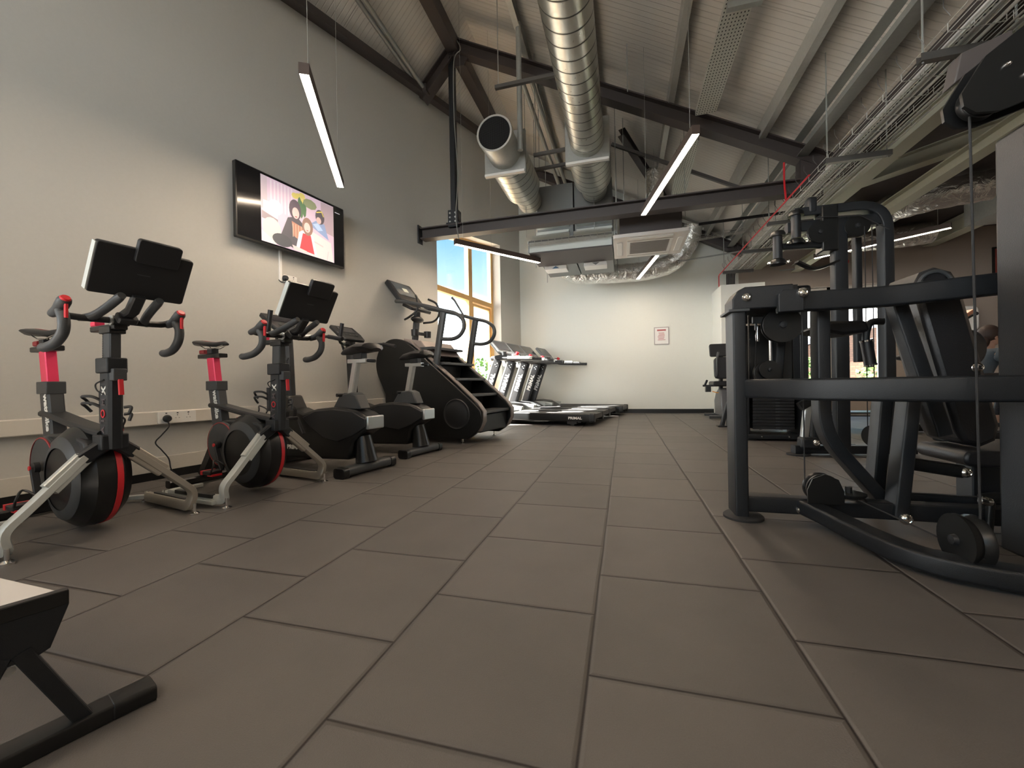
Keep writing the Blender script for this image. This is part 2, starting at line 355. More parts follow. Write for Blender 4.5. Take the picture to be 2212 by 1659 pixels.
# left window: golden timber frame in a deep reveal
FR = -.21
def wbar(mb, a, b, w_, d_): mb.bar([wl(*a, FR), wl(*b, FR)], w_, d_, up=WN, c=.003)
wf = MB(); hz = lambda s_: HZ0 + (HZ1 - HZ0) * (s_ - S0) / (S1 - S0)
wbar(wf, (S0 + .035, .15), (S0 + .035, hz(S0)), .07, .08); wbar(wf, (S1 - .045, .15), (S1 - .045, hz(S1)), .09, .08)
wbar(wf, (S0, .19), (S1, .19), .08, .08); wbar(wf, (S0, hz(S0) - .03), (S1, hz(S1) - .03), .07, .08)
SM = 5.62
wbar(wf, (SM, .15), (SM, hz(SM)), .13, .085); wbar(wf, (S0, 2.24), (S1, 2.24), .09, .084)
W1 = struct(wf.build('window_1', wood))
wf = MB()
for a_, b_, t_ in (((SM + .10, .25), (SM + .10, 2.16), .06), ((S1 - .13, .25), (S1 - .13, 2.16), .06), ((SM + .07, .27), (S1 - .1, .27), .06), ((SM + .07, 2.15), (S1 - .1, 2.15), .05)): wbar(wf, a_, b_, t_, .05)
wf.build('casement_frame', wood, W1)
wf = MB(); q = [wl(S0 + .02, .17, FR), wl(S1 - .02, .17, FR), wl(S1 - .02, HZ1 - .03, FR), wl(S0 + .02, HZ0 - .03, FR)]
wf.hexa([p - WN * .003 for p in q] + [p + WN * .003 for p in q]); wf.build('glass_pane', glass, W1)
ct = MB(); ct.prism([(S0, HZ0), (S1, HZ1), (S1, HZ1 + .004), (S0, HZ0 + .004)], WP, WD, (0, 0, 1), -.2, 0)
for v_ in range(1): pass
W1b = MB().bar([wl(S0, .155, -.10), wl(S1, .155, -.10)], .2, .02, c=.003); W1b.build('window_board', wood, W1)
w4 = MB()
for a_, b_, t_ in (((-4.17, .5), (-4.17, 3.0), .07), ((-1.63, .5), (-1.63, 3.0), .07), ((-2.9, .5), (-2.9, 3.0), .09), ((-4.2, .53), (-1.6, .53), .07), ((-4.2, 2.97), (-1.6, 2.97), .07)): wbar(w4, a_, b_, t_, .08)
struct(w4.build('window_3', wood))
w5 = MB()
for lo, hi in (((-4.0, 1.5), (-3.92, 4.2)), ((-.28, 1.5), (-.2, 4.2)), ((-2.14, 1.5), (-2.06, 4.2)), ((-4.0, 1.5), (-.2, 1.58)), ((-4.0, 4.12), (-.2, 4.2))): w5.b2((lo[0], -4.2, lo[1]), (hi[0], -4.12, hi[1]))
struct(w5.build('window_added', wood))  # unseen high opening added to brighten the upper left wall
# far window
wf = MB(); fw_, yy = .06, YF + .15
for lo, hi in (((X0, Z0), (X0 + fw_, Z1)), ((X1 - fw_, Z0), (X1, Z1)), ((X0, Z0), (X1, Z0 + fw_)), ((X0, Z1 - .07), (X1, Z1)), ((3.72, Z0), (3.78, Z1))):
    wf.b2((lo[0], yy - .03, lo[1]), (hi[0], yy + .03, hi[1]))
W2 = struct(wf.build('window_2', M('pale_frame', (.62, .60, .54), .5)))
MB().b2((X0 + .02, yy - .003, Z0 + .02), (X1 - .02, yy + .003, Z1 - .02)).build('glass_pane', glass, W2)
# dado trunking with sockets
trk = M('trunking', (.62, .585, .52), .5)
tr = MB(); tr.bar([wl(-5.4, .459, .0275), wl(4.25, .459, .0275)], .052, .10, c=.006)
tag(tr.build('dado_trunking', trk), 'long pale plastic trunking running along the left wall behind the bikes', 'trunking')
def sockets(s_, z, n_gang, off, label, plate=.146):
    t = thing('wall_socket', label, 'socket', wl(s_, z, off)); t.rotation_euler = (0, 0, -A10)   # local +x into the room, +y along wall
    MB().prism(rrect(plate, .086, .008), (0, 0, 0), (0, 1, 0), (0, 0, 1), 0, .008).build('face_plate', white, t)
    h = MB()
    for k in range(n_gang):
        y0 = (k - (n_gang - 1) / 2) * .072
        for dy_, dz_, a_, b_ in ((0, .016, .004, .008), (-.011, -.006, .007, .003), (.011, -.006, .007, .003)): h.box((.0085, y0 + dy_, dz_), (.002, a_, b_))
        h.box((.0095, y0, .032), (.004, .010, .008))
    h.build('socket_slots', grey_plastic, t)
    return t
sockets(.86, .459, 3, .052, 'pale triple socket on the trunking between the two racing bikes', .25)
sockets(3.12, .459, 1, .052, 'pale socket on the trunking beside the stair climber', .12)
sockets(1.86, 1.73, 2, .002, 'white double socket on the wall below the television')
def plug(s_, z, off, cable, label):
    t = thing('power_plug', label, 'plug', wl(s_, z, off)); t.rotation_euler = (0, 0, -A10)
    MB().lathe([(0, .0), (.026, .0), (.028, .012), (.022, .03), (.016, .036), (0, .036)], ax=(1, 0, 0)).build('plug_body', black_plastic, t)
    MB().tube(curve(cable, 6), .0045, 8).build('cable', black_rubber, t)
plug(.79, .452, .058, [(.02, 0, -.02), (.03, .0, -.06), (.015, -.04, -.12), (.01, -.075, -.17), (.015, -.04, -.23), (.02, .0, -.30), (.03, .01, -.38), (.05, .05, -.44)], 'black plug with dangling cable in the trunking socket behind the racing bikes')
plug(1.80, 1.735, .010, [(.03, 0, -.02), (.035, -.02, -.05), (.02, -.05, -.05), (.01, -.07, -.03)], 'black plug in the white socket below the television')
tag(MB().bar([wl(1.76, 1.70, .008), wl(1.76, 2.0, .008)], .016, .025, up=WD, c=.002).build('mini_trunking', white), 'thin white cable cover running down from the television', 'trunking')

# television with a plain generic picture
tv = thing('television', 'wall mounted flat television showing three seated people', 'television', wl(1.878, 2.305, .07)); tv.rotation_euler = (radians(0), 0, -A10)
MB().prism(rrect(1.16, .66, .01), (0, 0, 0), (0, 1, 0), (0, 0, 1), -.012, .028).build('bezel', satin_black, tv, bevel=.002)
MB().box((-.035, 0, 0), (.06, .4, .3)).build('wall_bracket', black_plastic, tv)
E2 = lambda n, c, e=1.0: M(n, c, .35, emit=e)
scr = MB(); scr.prism(rrect(1.135, .63, .002), (.0282, 0, .004), (0, 1, 0), (0, 0, 1), 0, .0012); sc = scr.build('screen', M('dark_screen', (.012, .012, .014), .12), tv)
pic = MB(); PC = []
def P(col, poly):
    if col not in PC: PC.append(col)
    pic.cur = PC.index(col); P.k += .00012
    pic.add([V((.0296 + P.k, a, b)) for a, b in poly], [tuple(range(len(poly)))])
P.k = 0
def E(cx, cy, rx, ry, n=18): return ell(rx, ry, n, cx, cy)
P((.62, .45, .55), [(-.36, -.30), (.44, -.30), (.44, .305), (-.36, .305)])
P((.50, .40, .44), [(-.36, .0), (-.30, .0), (-.30, .305), (-.36, .305)]); P((.42, .30, .33), [(.28, .0), (.44, -.02), (.44, .3), (.28, .3)])
for k in range(7): P((.70, .58, .64), [(-.27 + k * .035, .02), (-.255 + k * .035, .02), (-.255 + k * .035, .29), (-.27 + k * .035, .29)])
P((.66, .62, .70), E(-.22, .05, .07, .07)); P((.60, .56, .64), [(-.34, -.12), (-.2, -.06), (-.2, .08), (-.34, .08)]); P((.30, .22, .24), [(-.355, -.09), (-.2, -.10), (-.2, -.06), (-.355, -.02)])
for cx, cy in ((.02, .25), (.06, .27), (.10, .23), (-.02, .24), (.05, .21)): P((.62, .50, .10), E(cx, cy, .035, .03, 8))
for cx, cy in ((.05, .13), (.085, .15), (.03, .16)): P((.05, .14, .04), E(cx, cy, .022, .09, 8))
P((.20, .22, .10), E(.15, .22, .08, .05, 9))
P((.72, .58, .54), E(-.26, -.16, .09, .10)); P((.74, .62, .60), [(.12, -.04), (.40, -.10), (.43, -.30), (.05, -.30), (.06, -.1)]); P((.76, .64, .62), [(-.36, -.2), (-.22, -.28), (-.22, -.3), (-.36, -.3)])
P((.60, .48, .48), [(.10, -.12), (.30, -.16), (.30, -.175), (.10, -.135)]); P((.62, .50, .50), [(.36, -.2), (.37, -.2), (.35, -.3), (.34, -.3)])
P((.22, .30, .50), [(.14, .02), (.22, .08), (.32, .07), (.37, -.08), (.16, -.0)]); P((.40, .52, .70), [(.18, .03), (.24, .06), (.30, .0), (.24, -.02)])
P((.05, .03, .04), E(.265, .13, .055, .075)); P((.62, .42, .38), E(.25, .09, .03, .035)); P((.70, .55, .08), [(.22, .17), (.29, .20), (.315, .15), (.305, .145), (.285, .185), (.225, .16)])
P((.05, .04, .05), [(-.17, -.18), (-.10, .0), (.0, .04), (.10, -.04), (.12, -.22), (-.05, -.28), (-.15, -.25)]); P((.40, .16, .10), [(-.06, -.02), (.08, -.05), (.06, -.2), (-.04, -.16)])
for k in range(4): P((.70, .45, .30), [(-.05 + k * .03, -.04), (-.044 + k * .03, -.04), (-.044 + k * .03, -.17), (-.05 + k * .03, -.17)])
P((.06, .03, .05), E(-.02, .10, .065, .10)); P((.72, .48, .44), E(-.015, .07, .038, .055)); P((.45, .05, .07), E(-.012, .035, .014, .006, 8)); P((.03, .03, .035), E(-.16, -.24, .10, .06))
P((.78, .70, .74), [(.02, -.10), (.08, -.06), (.18, -.10), (.22, -.28), (-.02, -.28)]); P((.55, .02, .03), [(.06, -.10), (.15, -.10), (.19, -.28), (.02, -.27)])
P((.26, .13, .09), E(.115, -.02, .062, .09)); P((.75, .50, .46), E(.11, -.03, .036, .05)); P((.45, .06, .08), E(.112, -.06, .012, .005, 8)); P((.72, .52, .50), [(-.06, -.25), (.10, -.27), (.12, -.295), (-.04, -.295)])
P((.6, .58, .6), [(.455, .25), (.52, .25), (.52, .256), (.455, .256)])
pic.build('picture', [E2('picture_%d' % i, tuple(v * .8 + .06 for v in c), .38) for i, c in enumerate(PC)], sc)

# framed notice on the far wall, red framed picture further right
t = thing('notice_frame', 'small framed paper notice with red heading on the far wall', 'notice', (.765, YF, 1.58))
MB().prism(rrect(.29, .36, .006), (0, 0, 0), (1, 0, 0), (0, 0, 1), 0, .016).build('frame', M('grey_frame', (.35, .33, .32), .5), t)
MB().box((0, -.0168, 0), (.255, .001, .325)).build('paper', M('paper', (.72, .70, .68), .8), t)
pr = MB(); pr.box((0, -.018, .115), (.17, .001, .035)); 
for k in range(7): pr.box((random.uniform(-.01, .01), -.018, .06 - k * .024), (random.uniform(.10, .16), .001, .010))
pr.build('print', M('red_print', (.40, .13, .13), .8), t)
t = thing('picture_frame', 'black framed red picture high on the far wall beside the tall post', 'picture', (6.33, YF, 2.52))
MB().prism(rrect(.5, .62, .004), (0, 0, 0), (1, 0, 0), (0, 0, 1), 0, .02).build('frame', satin_black, t)
MB().box((0, -.0215, 0), (.44, .002, .56)).build('artwork', M('red_art', (.30, .05, .04), .7, 0, 0, 9, .5), t)
t = thing('towel_dispenser', 'white rounded dispenser on the far wall above the bike console', 'dispenser', (5.55, YF, 1.62))
MB().prism(rrect(.42, .42, .08), (0, 0, 0), (1, 0, 0), (0, 0, 1), 0, .22).build('dispenser_body', white, t, bevel=.02); MB().box((0, -.11, -.22), (.3, .12, .03)).build('paper_slot', grey_plastic, t)
t = thing('fire_bell', 'small red round alarm on the far wall', 'alarm', (3.95, YF, 2.78)); MB().lathe([(0, 0), (.06, 0), (.055, .05), (0, .06)], ax=(0, -1, 0)).build('bell_dome', red, t)
tag(MB().tube([(2.9, YF - .02, 2.72), (3.95, YF - .02, 2.74)], .012, 8).build('wall_conduit', galv_dull), 'thin grey conduit on the far wall leading to the red alarm', 'conduit')

# ================================================================== roof steel
def truss(y, label, grp, full=True):
    t = thing('roof_truss', label, 'roof truss', (0, y, 0), group=None)
    if full:
        MB().ibeam((-2.80, 0, 2.86), (2.02, 0, 2.86), .15, .16, .016).build('tie_beam', brown_steel, t)
        e = MB(); e.box((-2.815, 0, 2.84), (.02, .22, .26)); 
        e.build('end_plate', black_frame, t)
        MB().bar([(-2.29, 0, 2.9), (-2.29, 0, 5.36)], .09, .09).build('post', black_frame, t, bevel=.004)
        g = MB(); g.box((-2.29, 0, 3.02), (.15, .13, .24)); g.box((-2.29, 0, 2.95), (.2, .16, .02)); gp = g.build('post_shoe', black_frame, t, bevel=.003)
        bl = MB()
        for dx_ in (-.04, .04):
            for dz_ in (-.06, .0, .06): bl.cyl((-2.29 + dx_, -.065, 3.03 + dz_), (-2.29 + dx_, -.08, 3.03 + dz_), .013, 6)
        bl.build('bolt', steel, gp)
    MB().ibeam((-2.22, 0, 5.46), (2.26, 0, 3.10), .16, .17, .016).build('rafter', brown_steel, t)
    MB().ibeam((-2.78, 0, 4.84), (-2.24, 0, 5.42), .16, .17, .016).build('short_rafter', brown_steel, t)
    g = MB(); g.prism([(-2.42, 5.18), (-2.1, 5.18), (-2.02, 5.32), (-2.02, 5.5), (-2.24, 5.62), (-2.46, 5.4)], (0, 0, 0), (1, 0, 0), (0, 0, 1), -.012, .012)
    g.box((-2.23, 0, 5.3), (.14, .16, .02)); g.build('apex_plate', brown_steel, t)
    if full:
        MB().box((2.1, 0, 3.0), (.24, .14, .32)).build('knee_plate', brown_steel, t, bevel=.004)
    return t
truss(5.42, 'dark steel truss with tie beam crossing the whole room in front of the ducts', None)
truss(8.72, 'far dark steel rafters against the far gable wall', None, False)
tag(MB().bar([(-2.25, -3.9, 5.46), (-2.25, 5.36, 5.46)], .16, .2, c=.004).build('ridge_beam', brown_steel), 'dark ridge beam coming towards the viewer from the truss apex', 'beam')
tag(MB().bar([(-2.25, 5.5, 5.48), (-2.25, 8.6, 5.52)], .16, .2, c=.004).build('ridge_beam', brown_steel), 'dark ridge beam running from the truss apex to the far wall above the grille duct', 'beam')
def purlin(x, label, w_=.07, h_=.17, y0=-3.9, y1=8.84, mat=galv):
    z = roofz(x) - h_ / 2 - .02; m = MB()
    m.chan((x, y0, z), (x, y1, z), h_, w_, .004, up=(1, 0, 0)); return tag(m.build('roof_purlin', mat), label, 'purlin', 'galvanised purlins under the roof')
purlin(-1.22, 'galvanised purlin left of the long spiral duct'); purlin(-.30, 'galvanised purlin hidden behind the spiral duct')
purlin(.62, 'galvanised purlin above the perforated cable tray'); purlin(1.62, 'bright galvanised purlin between the perforated tray and the eaves beam')
tag(MB().chan((2.02, -3.9, 3.32), (2.02, 8.84, 3.32), .22, .12, .006, up=(-1, 0, 0)).build('eaves_beam', galv_dull), 'deep dull galvanised eaves beam beside the cable trays', 'beam')
t = thing('purlin_brace', 'pair of slim tubes leaning from the roof down to the left end of the truss', 'brace')
for dx_ in (-.03, .04):
    MB().tube([(-2.72 + dx_, 5.30, 4.90), (-2.72 + dx_, 3.0, 4.92)], .028, 10).build('brace_tube', galv_dull, t)
MB().box((-2.70, 5.33, 4.89), (.14, .12, .10)).build('bracket', brown_steel, t)
# cream beams over the right hand bay
for x0, z0, x1, wd, ht, lab in ((2.515, 2.84, 2.515, .15, .14, 'cream steel beam just right of the cable trays'), (3.16, 2.73, 3.16, .14, .13, 'lowest grey cream steel beam, running above the linear lamp of the right bay'), (5.2, 3.05, 5.2, .2, .24, 'cream steel beam deep in the right bay')):
    tag(MB().ibeam((x0, -3.9, z0), (x1, YF - .02 if x0 > 2.5 else 7.6, z0), wd, ht, .014).build('steel_beam', cream_steel), lab, 'beam')
tag(MB().ibeam((2.45, 5.95, 2.98), (4.6, 3.8, 2.98), .14, .16, .012).build('steel_beam', cream_steel), 'cream steel beam crossing diagonally over the right bay', 'beam')

# ================================================================== ducts
spiral, t_, b_ = nodes_mat('spiral_duct')
co = t_.nodes.new('ShaderNodeTexCoord'); s_ = t_.nodes.new('ShaderNodeSeparateXYZ'); t_.links.new(co.outputs['Object'], s_.inputs[0])
ang = mth(t_, 'DIVIDE', mth(t_, 'ARCTAN2', s_.outputs['X'], s_.outputs['Z']), 2 * pi)
ph = mth(t_, 'PINGPONG', mth(t_, 'ADD', s_.outputs['Y'], mth(t_, 'MULTIPLY', ang, .15)), .075)
mr = t_.nodes.new('ShaderNodeMapRange'); mr.inputs['From Max'].default_value = .011; t_.links.new(ph, mr.inputs['Value'])
mx = t_.nodes.new('ShaderNodeMix'); mx.data_type = 'RGBA'; mx.inputs[6].default_value = (.03, .03, .028, 1); mx.inputs[7].default_value = (.62, .61, .55, 1)
t_.links.new(mr.outputs[0], mx.inputs[0]); t_.links.new(mx.outputs[2], b_.inputs['Base Color']); b_.inputs['Metallic'].default_value = .92
nn = t_.nodes.new('ShaderNodeTexNoise'); nn.inputs['Scale'].default_value = 40; nn.inputs['Detail'].default_value = 5; t_.links.new(co.outputs['Object'], nn.inputs['Vector'])
b_.inputs['Roughness'].default_value = .3
rgh = mth(t_, 'MULTIPLY_ADD', nn.outputs['Fac'], .25, .2); t_.links.new(rgh, b_.inputs['Roughness'])
bp = t_.nodes.new('ShaderNodeBump'); bp.inputs['Strength'].default_value = .5; bp.inputs['Distance'].default_value = .004
t_.links.new(mr.outputs[0], bp.inputs['Height']); t_.links.new(bp.outputs[0], b_.inputs['Normal'])
def dpart(name, prof, y0, parent, mat=spiral):
    m = MB(); m.lathe(prof, ax=(0, 1, 0), n=40); o = m.build(name, mat, parent); o.location = (0, y0, 0); return o
def duct(x, z, y0, yp, label, cap):
    t = thing('ventilation_duct', label, 'duct', (x, 0, z)); r = .215
    if cap:
        dpart('mesh_grille', [(0, 0), (.2, 0), (.2, .012), (0, .012)], y0, t, grille)
        dpart('collar', [(.2, -.004), (.222, -.004), (.226, .05), (.222, .10), (.216, .10)], y0, t, galv)
        dpart('short_pipe', [(.213, 0), (.213, yp - y0 - .1)], y0 + .1, t, galv)
    else: dpart('spiral_pipe', [(.0, 0), (r, 0), (r, yp - y0)], y0, t)
    pl_ = MB(); pl_.box((0, 0, 0), (.56, .05, .56)); pl_.build('flange_plate', galv_dull, t, bevel=.004).location = (0, yp + .02, -.0)
    MB().box((0, -.02, -.275), (.54, .05, .03)).build('flange_lip', white, t).location = (0, yp + .0, 0)
    dpart('silencer', [(.2, 0), (.275, .03), (.275, .9), (.205, .93)], yp + .05, t)
    dpart('tail_pipe', [(.2, 0), (.2, .43 if not cap else .55)], yp + .95, t)
    MB().tube([(.0, yp + 1.2, .26), (.0, yp + 1.2, roofz(x) - z - .02)], .005, 6).build('hanger_rod', galv_dull, t)
    MB().tube([(.0, yp + 1.2, -.205), (.0, yp + 1.2, -.7)], .005, 6).build('drop_rod', galv_dull, t)
    return t
grille, t_, b_ = nodes_mat('mesh_grille_dark')
co = t_.nodes.new('ShaderNodeTexCoord'); s_ = t_.nodes.new('ShaderNodeSeparateXYZ'); t_.links.new(co.outputs['Object'], s_.inputs[0])
g_ = mth(t_, 'MAXIMUM', mth(t_, 'LESS_THAN', mth(t_, 'PINGPONG', s_.outputs['X'], .006), .0016), mth(t_, 'LESS_THAN', mth(t_, 'PINGPONG', s_.outputs['Z'], .006), .0016))
mx = t_.nodes.new('ShaderNodeMix'); mx.data_type = 'RGBA'; mx.inputs[6].default_value = (.004, .004, .005, 1); mx.inputs[7].default_value = (.035, .035, .036, 1)
b_.inputs['Roughness'].default_value = .9; b_.inputs['Specular IOR Level'].default_value = .1; t_.links.new(g_, mx.inputs[0]); t_.links.new(mx.outputs[2], b_.inputs['Base Color'])
duct(-.40, 3.75, -3.9, 5.30, 'long shiny spiral duct running overhead from the viewer to the air handling unit', False)
duct(-1.46, 3.70, 4.72, 5.18, 'short round duct with black mesh grille end near the left wall', True)

# air handling unit: housing in front of the far wall, low tray with pale lips
t = thing('air_handling_unit', 'large grey air handling unit under the two round ducts', 'ventilation unit', (-.73, 6.0, 2.6))
ahu = M('grey_blue_panel', (.19, .20, .20), .5, .3)
MB().b2((-.62, .72, .12), (-.02, 1.9, 1.34)).build('cabinet', ahu, t, bevel=.006)
MB().b2((.0, .72, .12), (.60, 1.9, 1.34)).build('cabinet', ahu, t, bevel=.006)
MB().b2((-.62, .0, .02), (.61, .70, .20)).build('lower_tray', ahu, t, bevel=.004)
MB().b2((-.60, -.012, .0), (.61, .70, .018)).build('dark_base_panel', brown_steel, t)
pale = M('pale_blue_panel', (.62, .66, .63), .45)
MB().b2((-.60, -.014, .02), (.60, -.002, .17)).build('front_panel', pale, t)
for x0, x1, zz in ((-.62, -.08, .62), (.04, .60, .60)):
    MB().prism([(0, 0), (.16, .03), (.16, .05), (0, .1)], (x0, .72, zz), (0, -1, 0), (0, 0, 1), -(x1 - x0), 0).build('canopy_lip', pale, t)
    MB().b2((x0, .60, zz - .12), (x1, .70, zz - .08)).build('canopy_lip', pale, t)
for x0, x1 in ((-.58, -.01), (.05, .60)): MB().b2((x0, .10, .235), (x1, .16, .31)).build('duct_strip', pale, t)
for x0 in (-.50, .14): MB().b2((x0, .70, -.06), (x0 + .36, .95, .0)).build('inspection_box', white, t, bevel=.004)
a_ = MB(); a_.prism([(-.06, -.05), (.06, -.05), (0, -.01)], (-.32, .697, .0), (1, 0, 0), (0, 0, 1), 0, .002); a_.build('arrow_mark', M('blue_mark', (.05, .12, .22), .5), t)
a_ = MB(); a_.prism([(-.06, -.01), (0, -.05), (.06, -.01)], (.33, .697, .0), (1, 0, 0), (0, 0, 1), 0, .002); a_.build('arrow_mark', M('grey_mark', (.2, .2, .2), .5), t)
for x0 in (-.66, .66):
    for yy in (.75, 1.8): MB().tube([(x0, yy, .0), (x0, yy, roofz(-.73 + x0) - 2.6 - .05)], .006, 6).build('hanger_rod', galv_dull, t)
MB().chan((-.72, .66, .42), (.68, .66, .42), .041, .041, .003).build('support_rail', galv_dull, t)
# wire basket below its front
def basket(p, q, w_, h_, name='cable_basket', mat=galv, step=.1, nl=5, r=.0026):
    p, q = V(p), V(q); d = (q - p); Ln = d.length; d.normalize(); sd = d.cross(V((0, 0, 1))).normalized(); up = sd.cross(d); m = MB()
    for k in range(nl): m.tube([p + sd * w_ * (k / (nl - 1) - .5), q + sd * w_ * (k / (nl - 1) - .5)], r, 4)
    for sg in (-.5, .5): m.tube([p + sd * w_ * sg + up * h_, q + sd * w_ * sg + up * h_], r, 4)
    n = int(Ln / step)
    for k in range(n + 1):
        c_ = p + d * (k * step); m.tube([c_ + sd * w_ * -.5 + up * h_, c_ - sd * w_ * .5, c_ + sd * w_ * .5, c_ + sd * w_ * .5 + up * h_], r, 4)
    return m
tag(basket((-1.32, 5.9, 2.70), (-.1, 5.9, 2.72), .1, .05, r=.003).build('cable_basket', galv), 'short wire basket in front of the air handling unit', 'cable tray')

# ceiling cassette unit
t = thing('ceiling_cassette', 'white square ceiling air conditioner with central grille', 'air conditioner', (.38, 6.18, 2.6))
MB().b2((-.40, -.40, .05), (.40, .40, .36)).build('casing', brown_steel, t, bevel=.01)
m = MB()
m.prism(rrect(.97, .97, .03), (0, 0, 0), (1, 0, 0), (0, 1, 0), .0, .05); m.build('fascia', M('cassette_white', (.70, .66, .62), .5), t, bevel=.006)
m = MB()
for a0 in range(4):
    R_ = Matrix.Rotation(a0 * pi / 2, 3, 'Z'); m.box(R_ @ V((0, .40, -.004)), (.58, .075, .012) if a0 % 2 == 0 else (.075, .58, .012))
m.build('louvre', white, t, bevel=.004)
MB().box((0, 0, -.004), (.60, .60, .01)).build('grille_frame', white, t, bevel=.003)
m = MB()
for k in range(15): m.box((0, -.24 + k * .034, -.011), (.50, .02, .006))
m.box((0, 0, -.0095), (.52, .52, .002)); m.build('grille', M('grille_grey', (.28, .26, .25), .6), t)
for x0 in (-.44, .44):
    for yy in (-.38, .38): MB().tube([(x0, yy, .2), (x0, yy, roofz(.38 + x0) - 2.62)], .005, 6).build('hanger_rod', galv_dull, t)
m = MB(); m.prism([(0, 0), (.34, 0), (.34, .34), (.0, .22)], (-.47, -.36, .03), (0, 1, 0), (0, 0, 1), 0, .01); m.build('drain_panel', pale, t)

# crinkled foil duct
def foilduct(pts, r, label, n=7):
    c_ = curve(pts, n); rr = [r * (1 + .035 * sin(i * 2.1) + random.uniform(-.02, .02)) for i in range(len(c_))]
    return tag(MB().tube(c_, rr, 24).build('foil_duct', foil, sharp=70), label, 'duct')
foilduct([(-1.17, 8.12, 3.22), (-1.10, 8.25, 2.98), (-.85, 8.42, 2.86), (-.35, 8.44, 2.83), (.1, 8.44, 2.82), (.55, 8.44, 2.84), (.95, 8.42, 2.95), (1.24, 8.4, 3.3), (1.30, 8.35, 3.60)], .182, 'silver foil flexible duct curving below the air handling unit and up again')
foilduct([(.54, 7.05, 3.55), (.54, 7.05, 3.82), (.55, 7.05, 4.1)], .135, 'upright silver foil duct behind the tie beam')
foilduct([(3.45, 7.2, 2.98), (3.6, 6.8, 2.98), (3.9, 6.5, 2.98), (4.4, 6.4, 3.0)], .18, 'foil duct above the long lamp in the right bay')
foilduct([(3.75, 8.3, 3.0), (4.2, 8.25, 2.98), (4.55, 8.2, 2.98), (4.85, 8.2, 3.0)], .18, 'foil duct in the far right corner under the dark ceiling')
foilduct([(2.85, 7.6, 3.02), (2.88, 7.2, 3.0), (2.90, 6.8, 3.02)], .14, 'short foil duct stub between the cream beams')

# perforated trays, rails, rods, pipes
t = tag(MB().chan((.97, .2, 3.78), (.97, 5.18, 3.78), .22, .05, .002).build('perforated_cable_tray', perf_mat), 'wide perforated cable tray hanging beside the spiral duct', 'cable tray')
tag(MB().chan((.80, 5.2, 3.50), (.86, 6.9, 3.50), .20, .05, .002).build('perforated_cable_tray', perf_mat), 'lower perforated cable tray beyond the tie beam', 'cable tray')
dark_rail = M('dark_rail_steel', (.10, .095, .09), .45, .4)
def rail(p, q, label, sz=.041): return tag(MB().chan(p, q, sz, sz, .003).build('strut_rail', dark_rail), label, 'rail')
rail((-1.40, 4.6, 4.15), (-.62, 4.6, 4.15), 'strut rail hung on a rod left of the spiral duct')
rail((-1.16, 5.6, 3.85), (-.66, 5.6, 3.86), 'strut rail between the two round ducts, nearer one')
rail((-1.29, 6.2, 3.96), (-.68, 6.2, 3.98), 'strut rail between the two round ducts, farther one')
rail((-.11, 6.2, 4.16), (1.75, 6.2, 3.18), 'long sloping strut rail below the roof behind the truss')
rail((.75, .6, 3.72), (1.2, .6, 3.72), 'strut rail under the perforated tray near the viewer', .05)
tag(MB().box((1.0, 3.72, 3.725), (.26, .05, .05)).build('strut_rail', galv_dull), 'short strut bracket under the perforated tray', 'rail')
def rod(x, y, z0, label, r=.006): return tag(MB().tube([(x, y, z0), (x, y, roofz(x) - .01 if x < 2.5 else 3.2)], r, 6).build('hanger_rod', galv_dull), label, 'rod', 'threaded hanger rods')
rod(-1.36, 4.6, 4.15, 'hanger rod holding the strut rail left of the spiral duct'); rod(-1.13, 5.6, 3.86, 'hanger rod of the nearer rail between the ducts'); rod(-.7, 5.6, 3.86, 'hanger rod right end of the nearer rail between the ducts')
rod(-1.2, 6.2, 3.98, 'hanger rod of the farther rail between the ducts'); rod(1.10, 3.72, 3.7, 'hanger rod through the perforated tray'); rod(0.05, 6.3, 2.7, 'long hanger rod right of the spiral duct'); rod(.1, 4.9, 4.0, 'hanger rod between spiral duct and perforated tray')
tag(MB().tube([(-1.205, 5.0, 5.2), (-1.205, 5.0, 3.6)], .035, 12).build('drop_pipe', galv_dull), 'vertical pipe beside the grille duct', 'pipe')
tag(MB().tube([(-1.30, 5.62, 4.90), (-1.18, 8.4, 4.62)], .035, 12).build('roof_pipe', galv_dull), 'left of two sloping pipes between the round ducts', 'pipe')
tag(MB().tube([(-1.18, 5.62, 4.92), (-1.06, 8.4, 4.66)], .035, 12).build('roof_pipe', galv_dull), 'right of two sloping pipes between the round ducts', 'pipe')
tag(MB().ibeam((.03, 6.35, 4.40), (.95, 8.4, 3.92), .1, .12, .01).build('steel_brace', brown_steel), 'brown steel brace sloping behind the perforated tray', 'brace')
tag(MB().ibeam((-1.9, 8.55, 4.25), (-.95, 8.55, 3.75), .12, .14, .01).build('steel_brace', brown_steel), 'dark steel brace above the air handling unit on the far wall', 'brace')
tag(MB().b2((-.92, 8.62, 3.60), (-.2, 8.7, 3.72)).build('steel_bearer', brown_steel), 'short dark steel bearer above the air handling unit', 'beam')
tag(MB().tube([(1.1, 6.5, 2.95), (2.3, 6.5, 2.98), (2.45, 6.5, 3.0)], .022, 8).build('black_pipe', satin_black), 'thin black pipe crossing from the cassette to the cable trays', 'pipe')
tag(basket((1.05, 6.7, 2.78), (2.0, 6.7, 2.85), .1, .05).build('cable_basket', galv), 'wire basket leading from the cassette to the cable trays', 'cable tray')
tag(MB().tube([(.9, 7.2, 2.62), (1.9, 7.2, 2.70)], .012, 8).build('drain_pipe', galv_dull), 'thin drain pipe below the cassette running right', 'pipe')
for a_, b_2 in (((2.3, 1.2, 0), 0),): pass
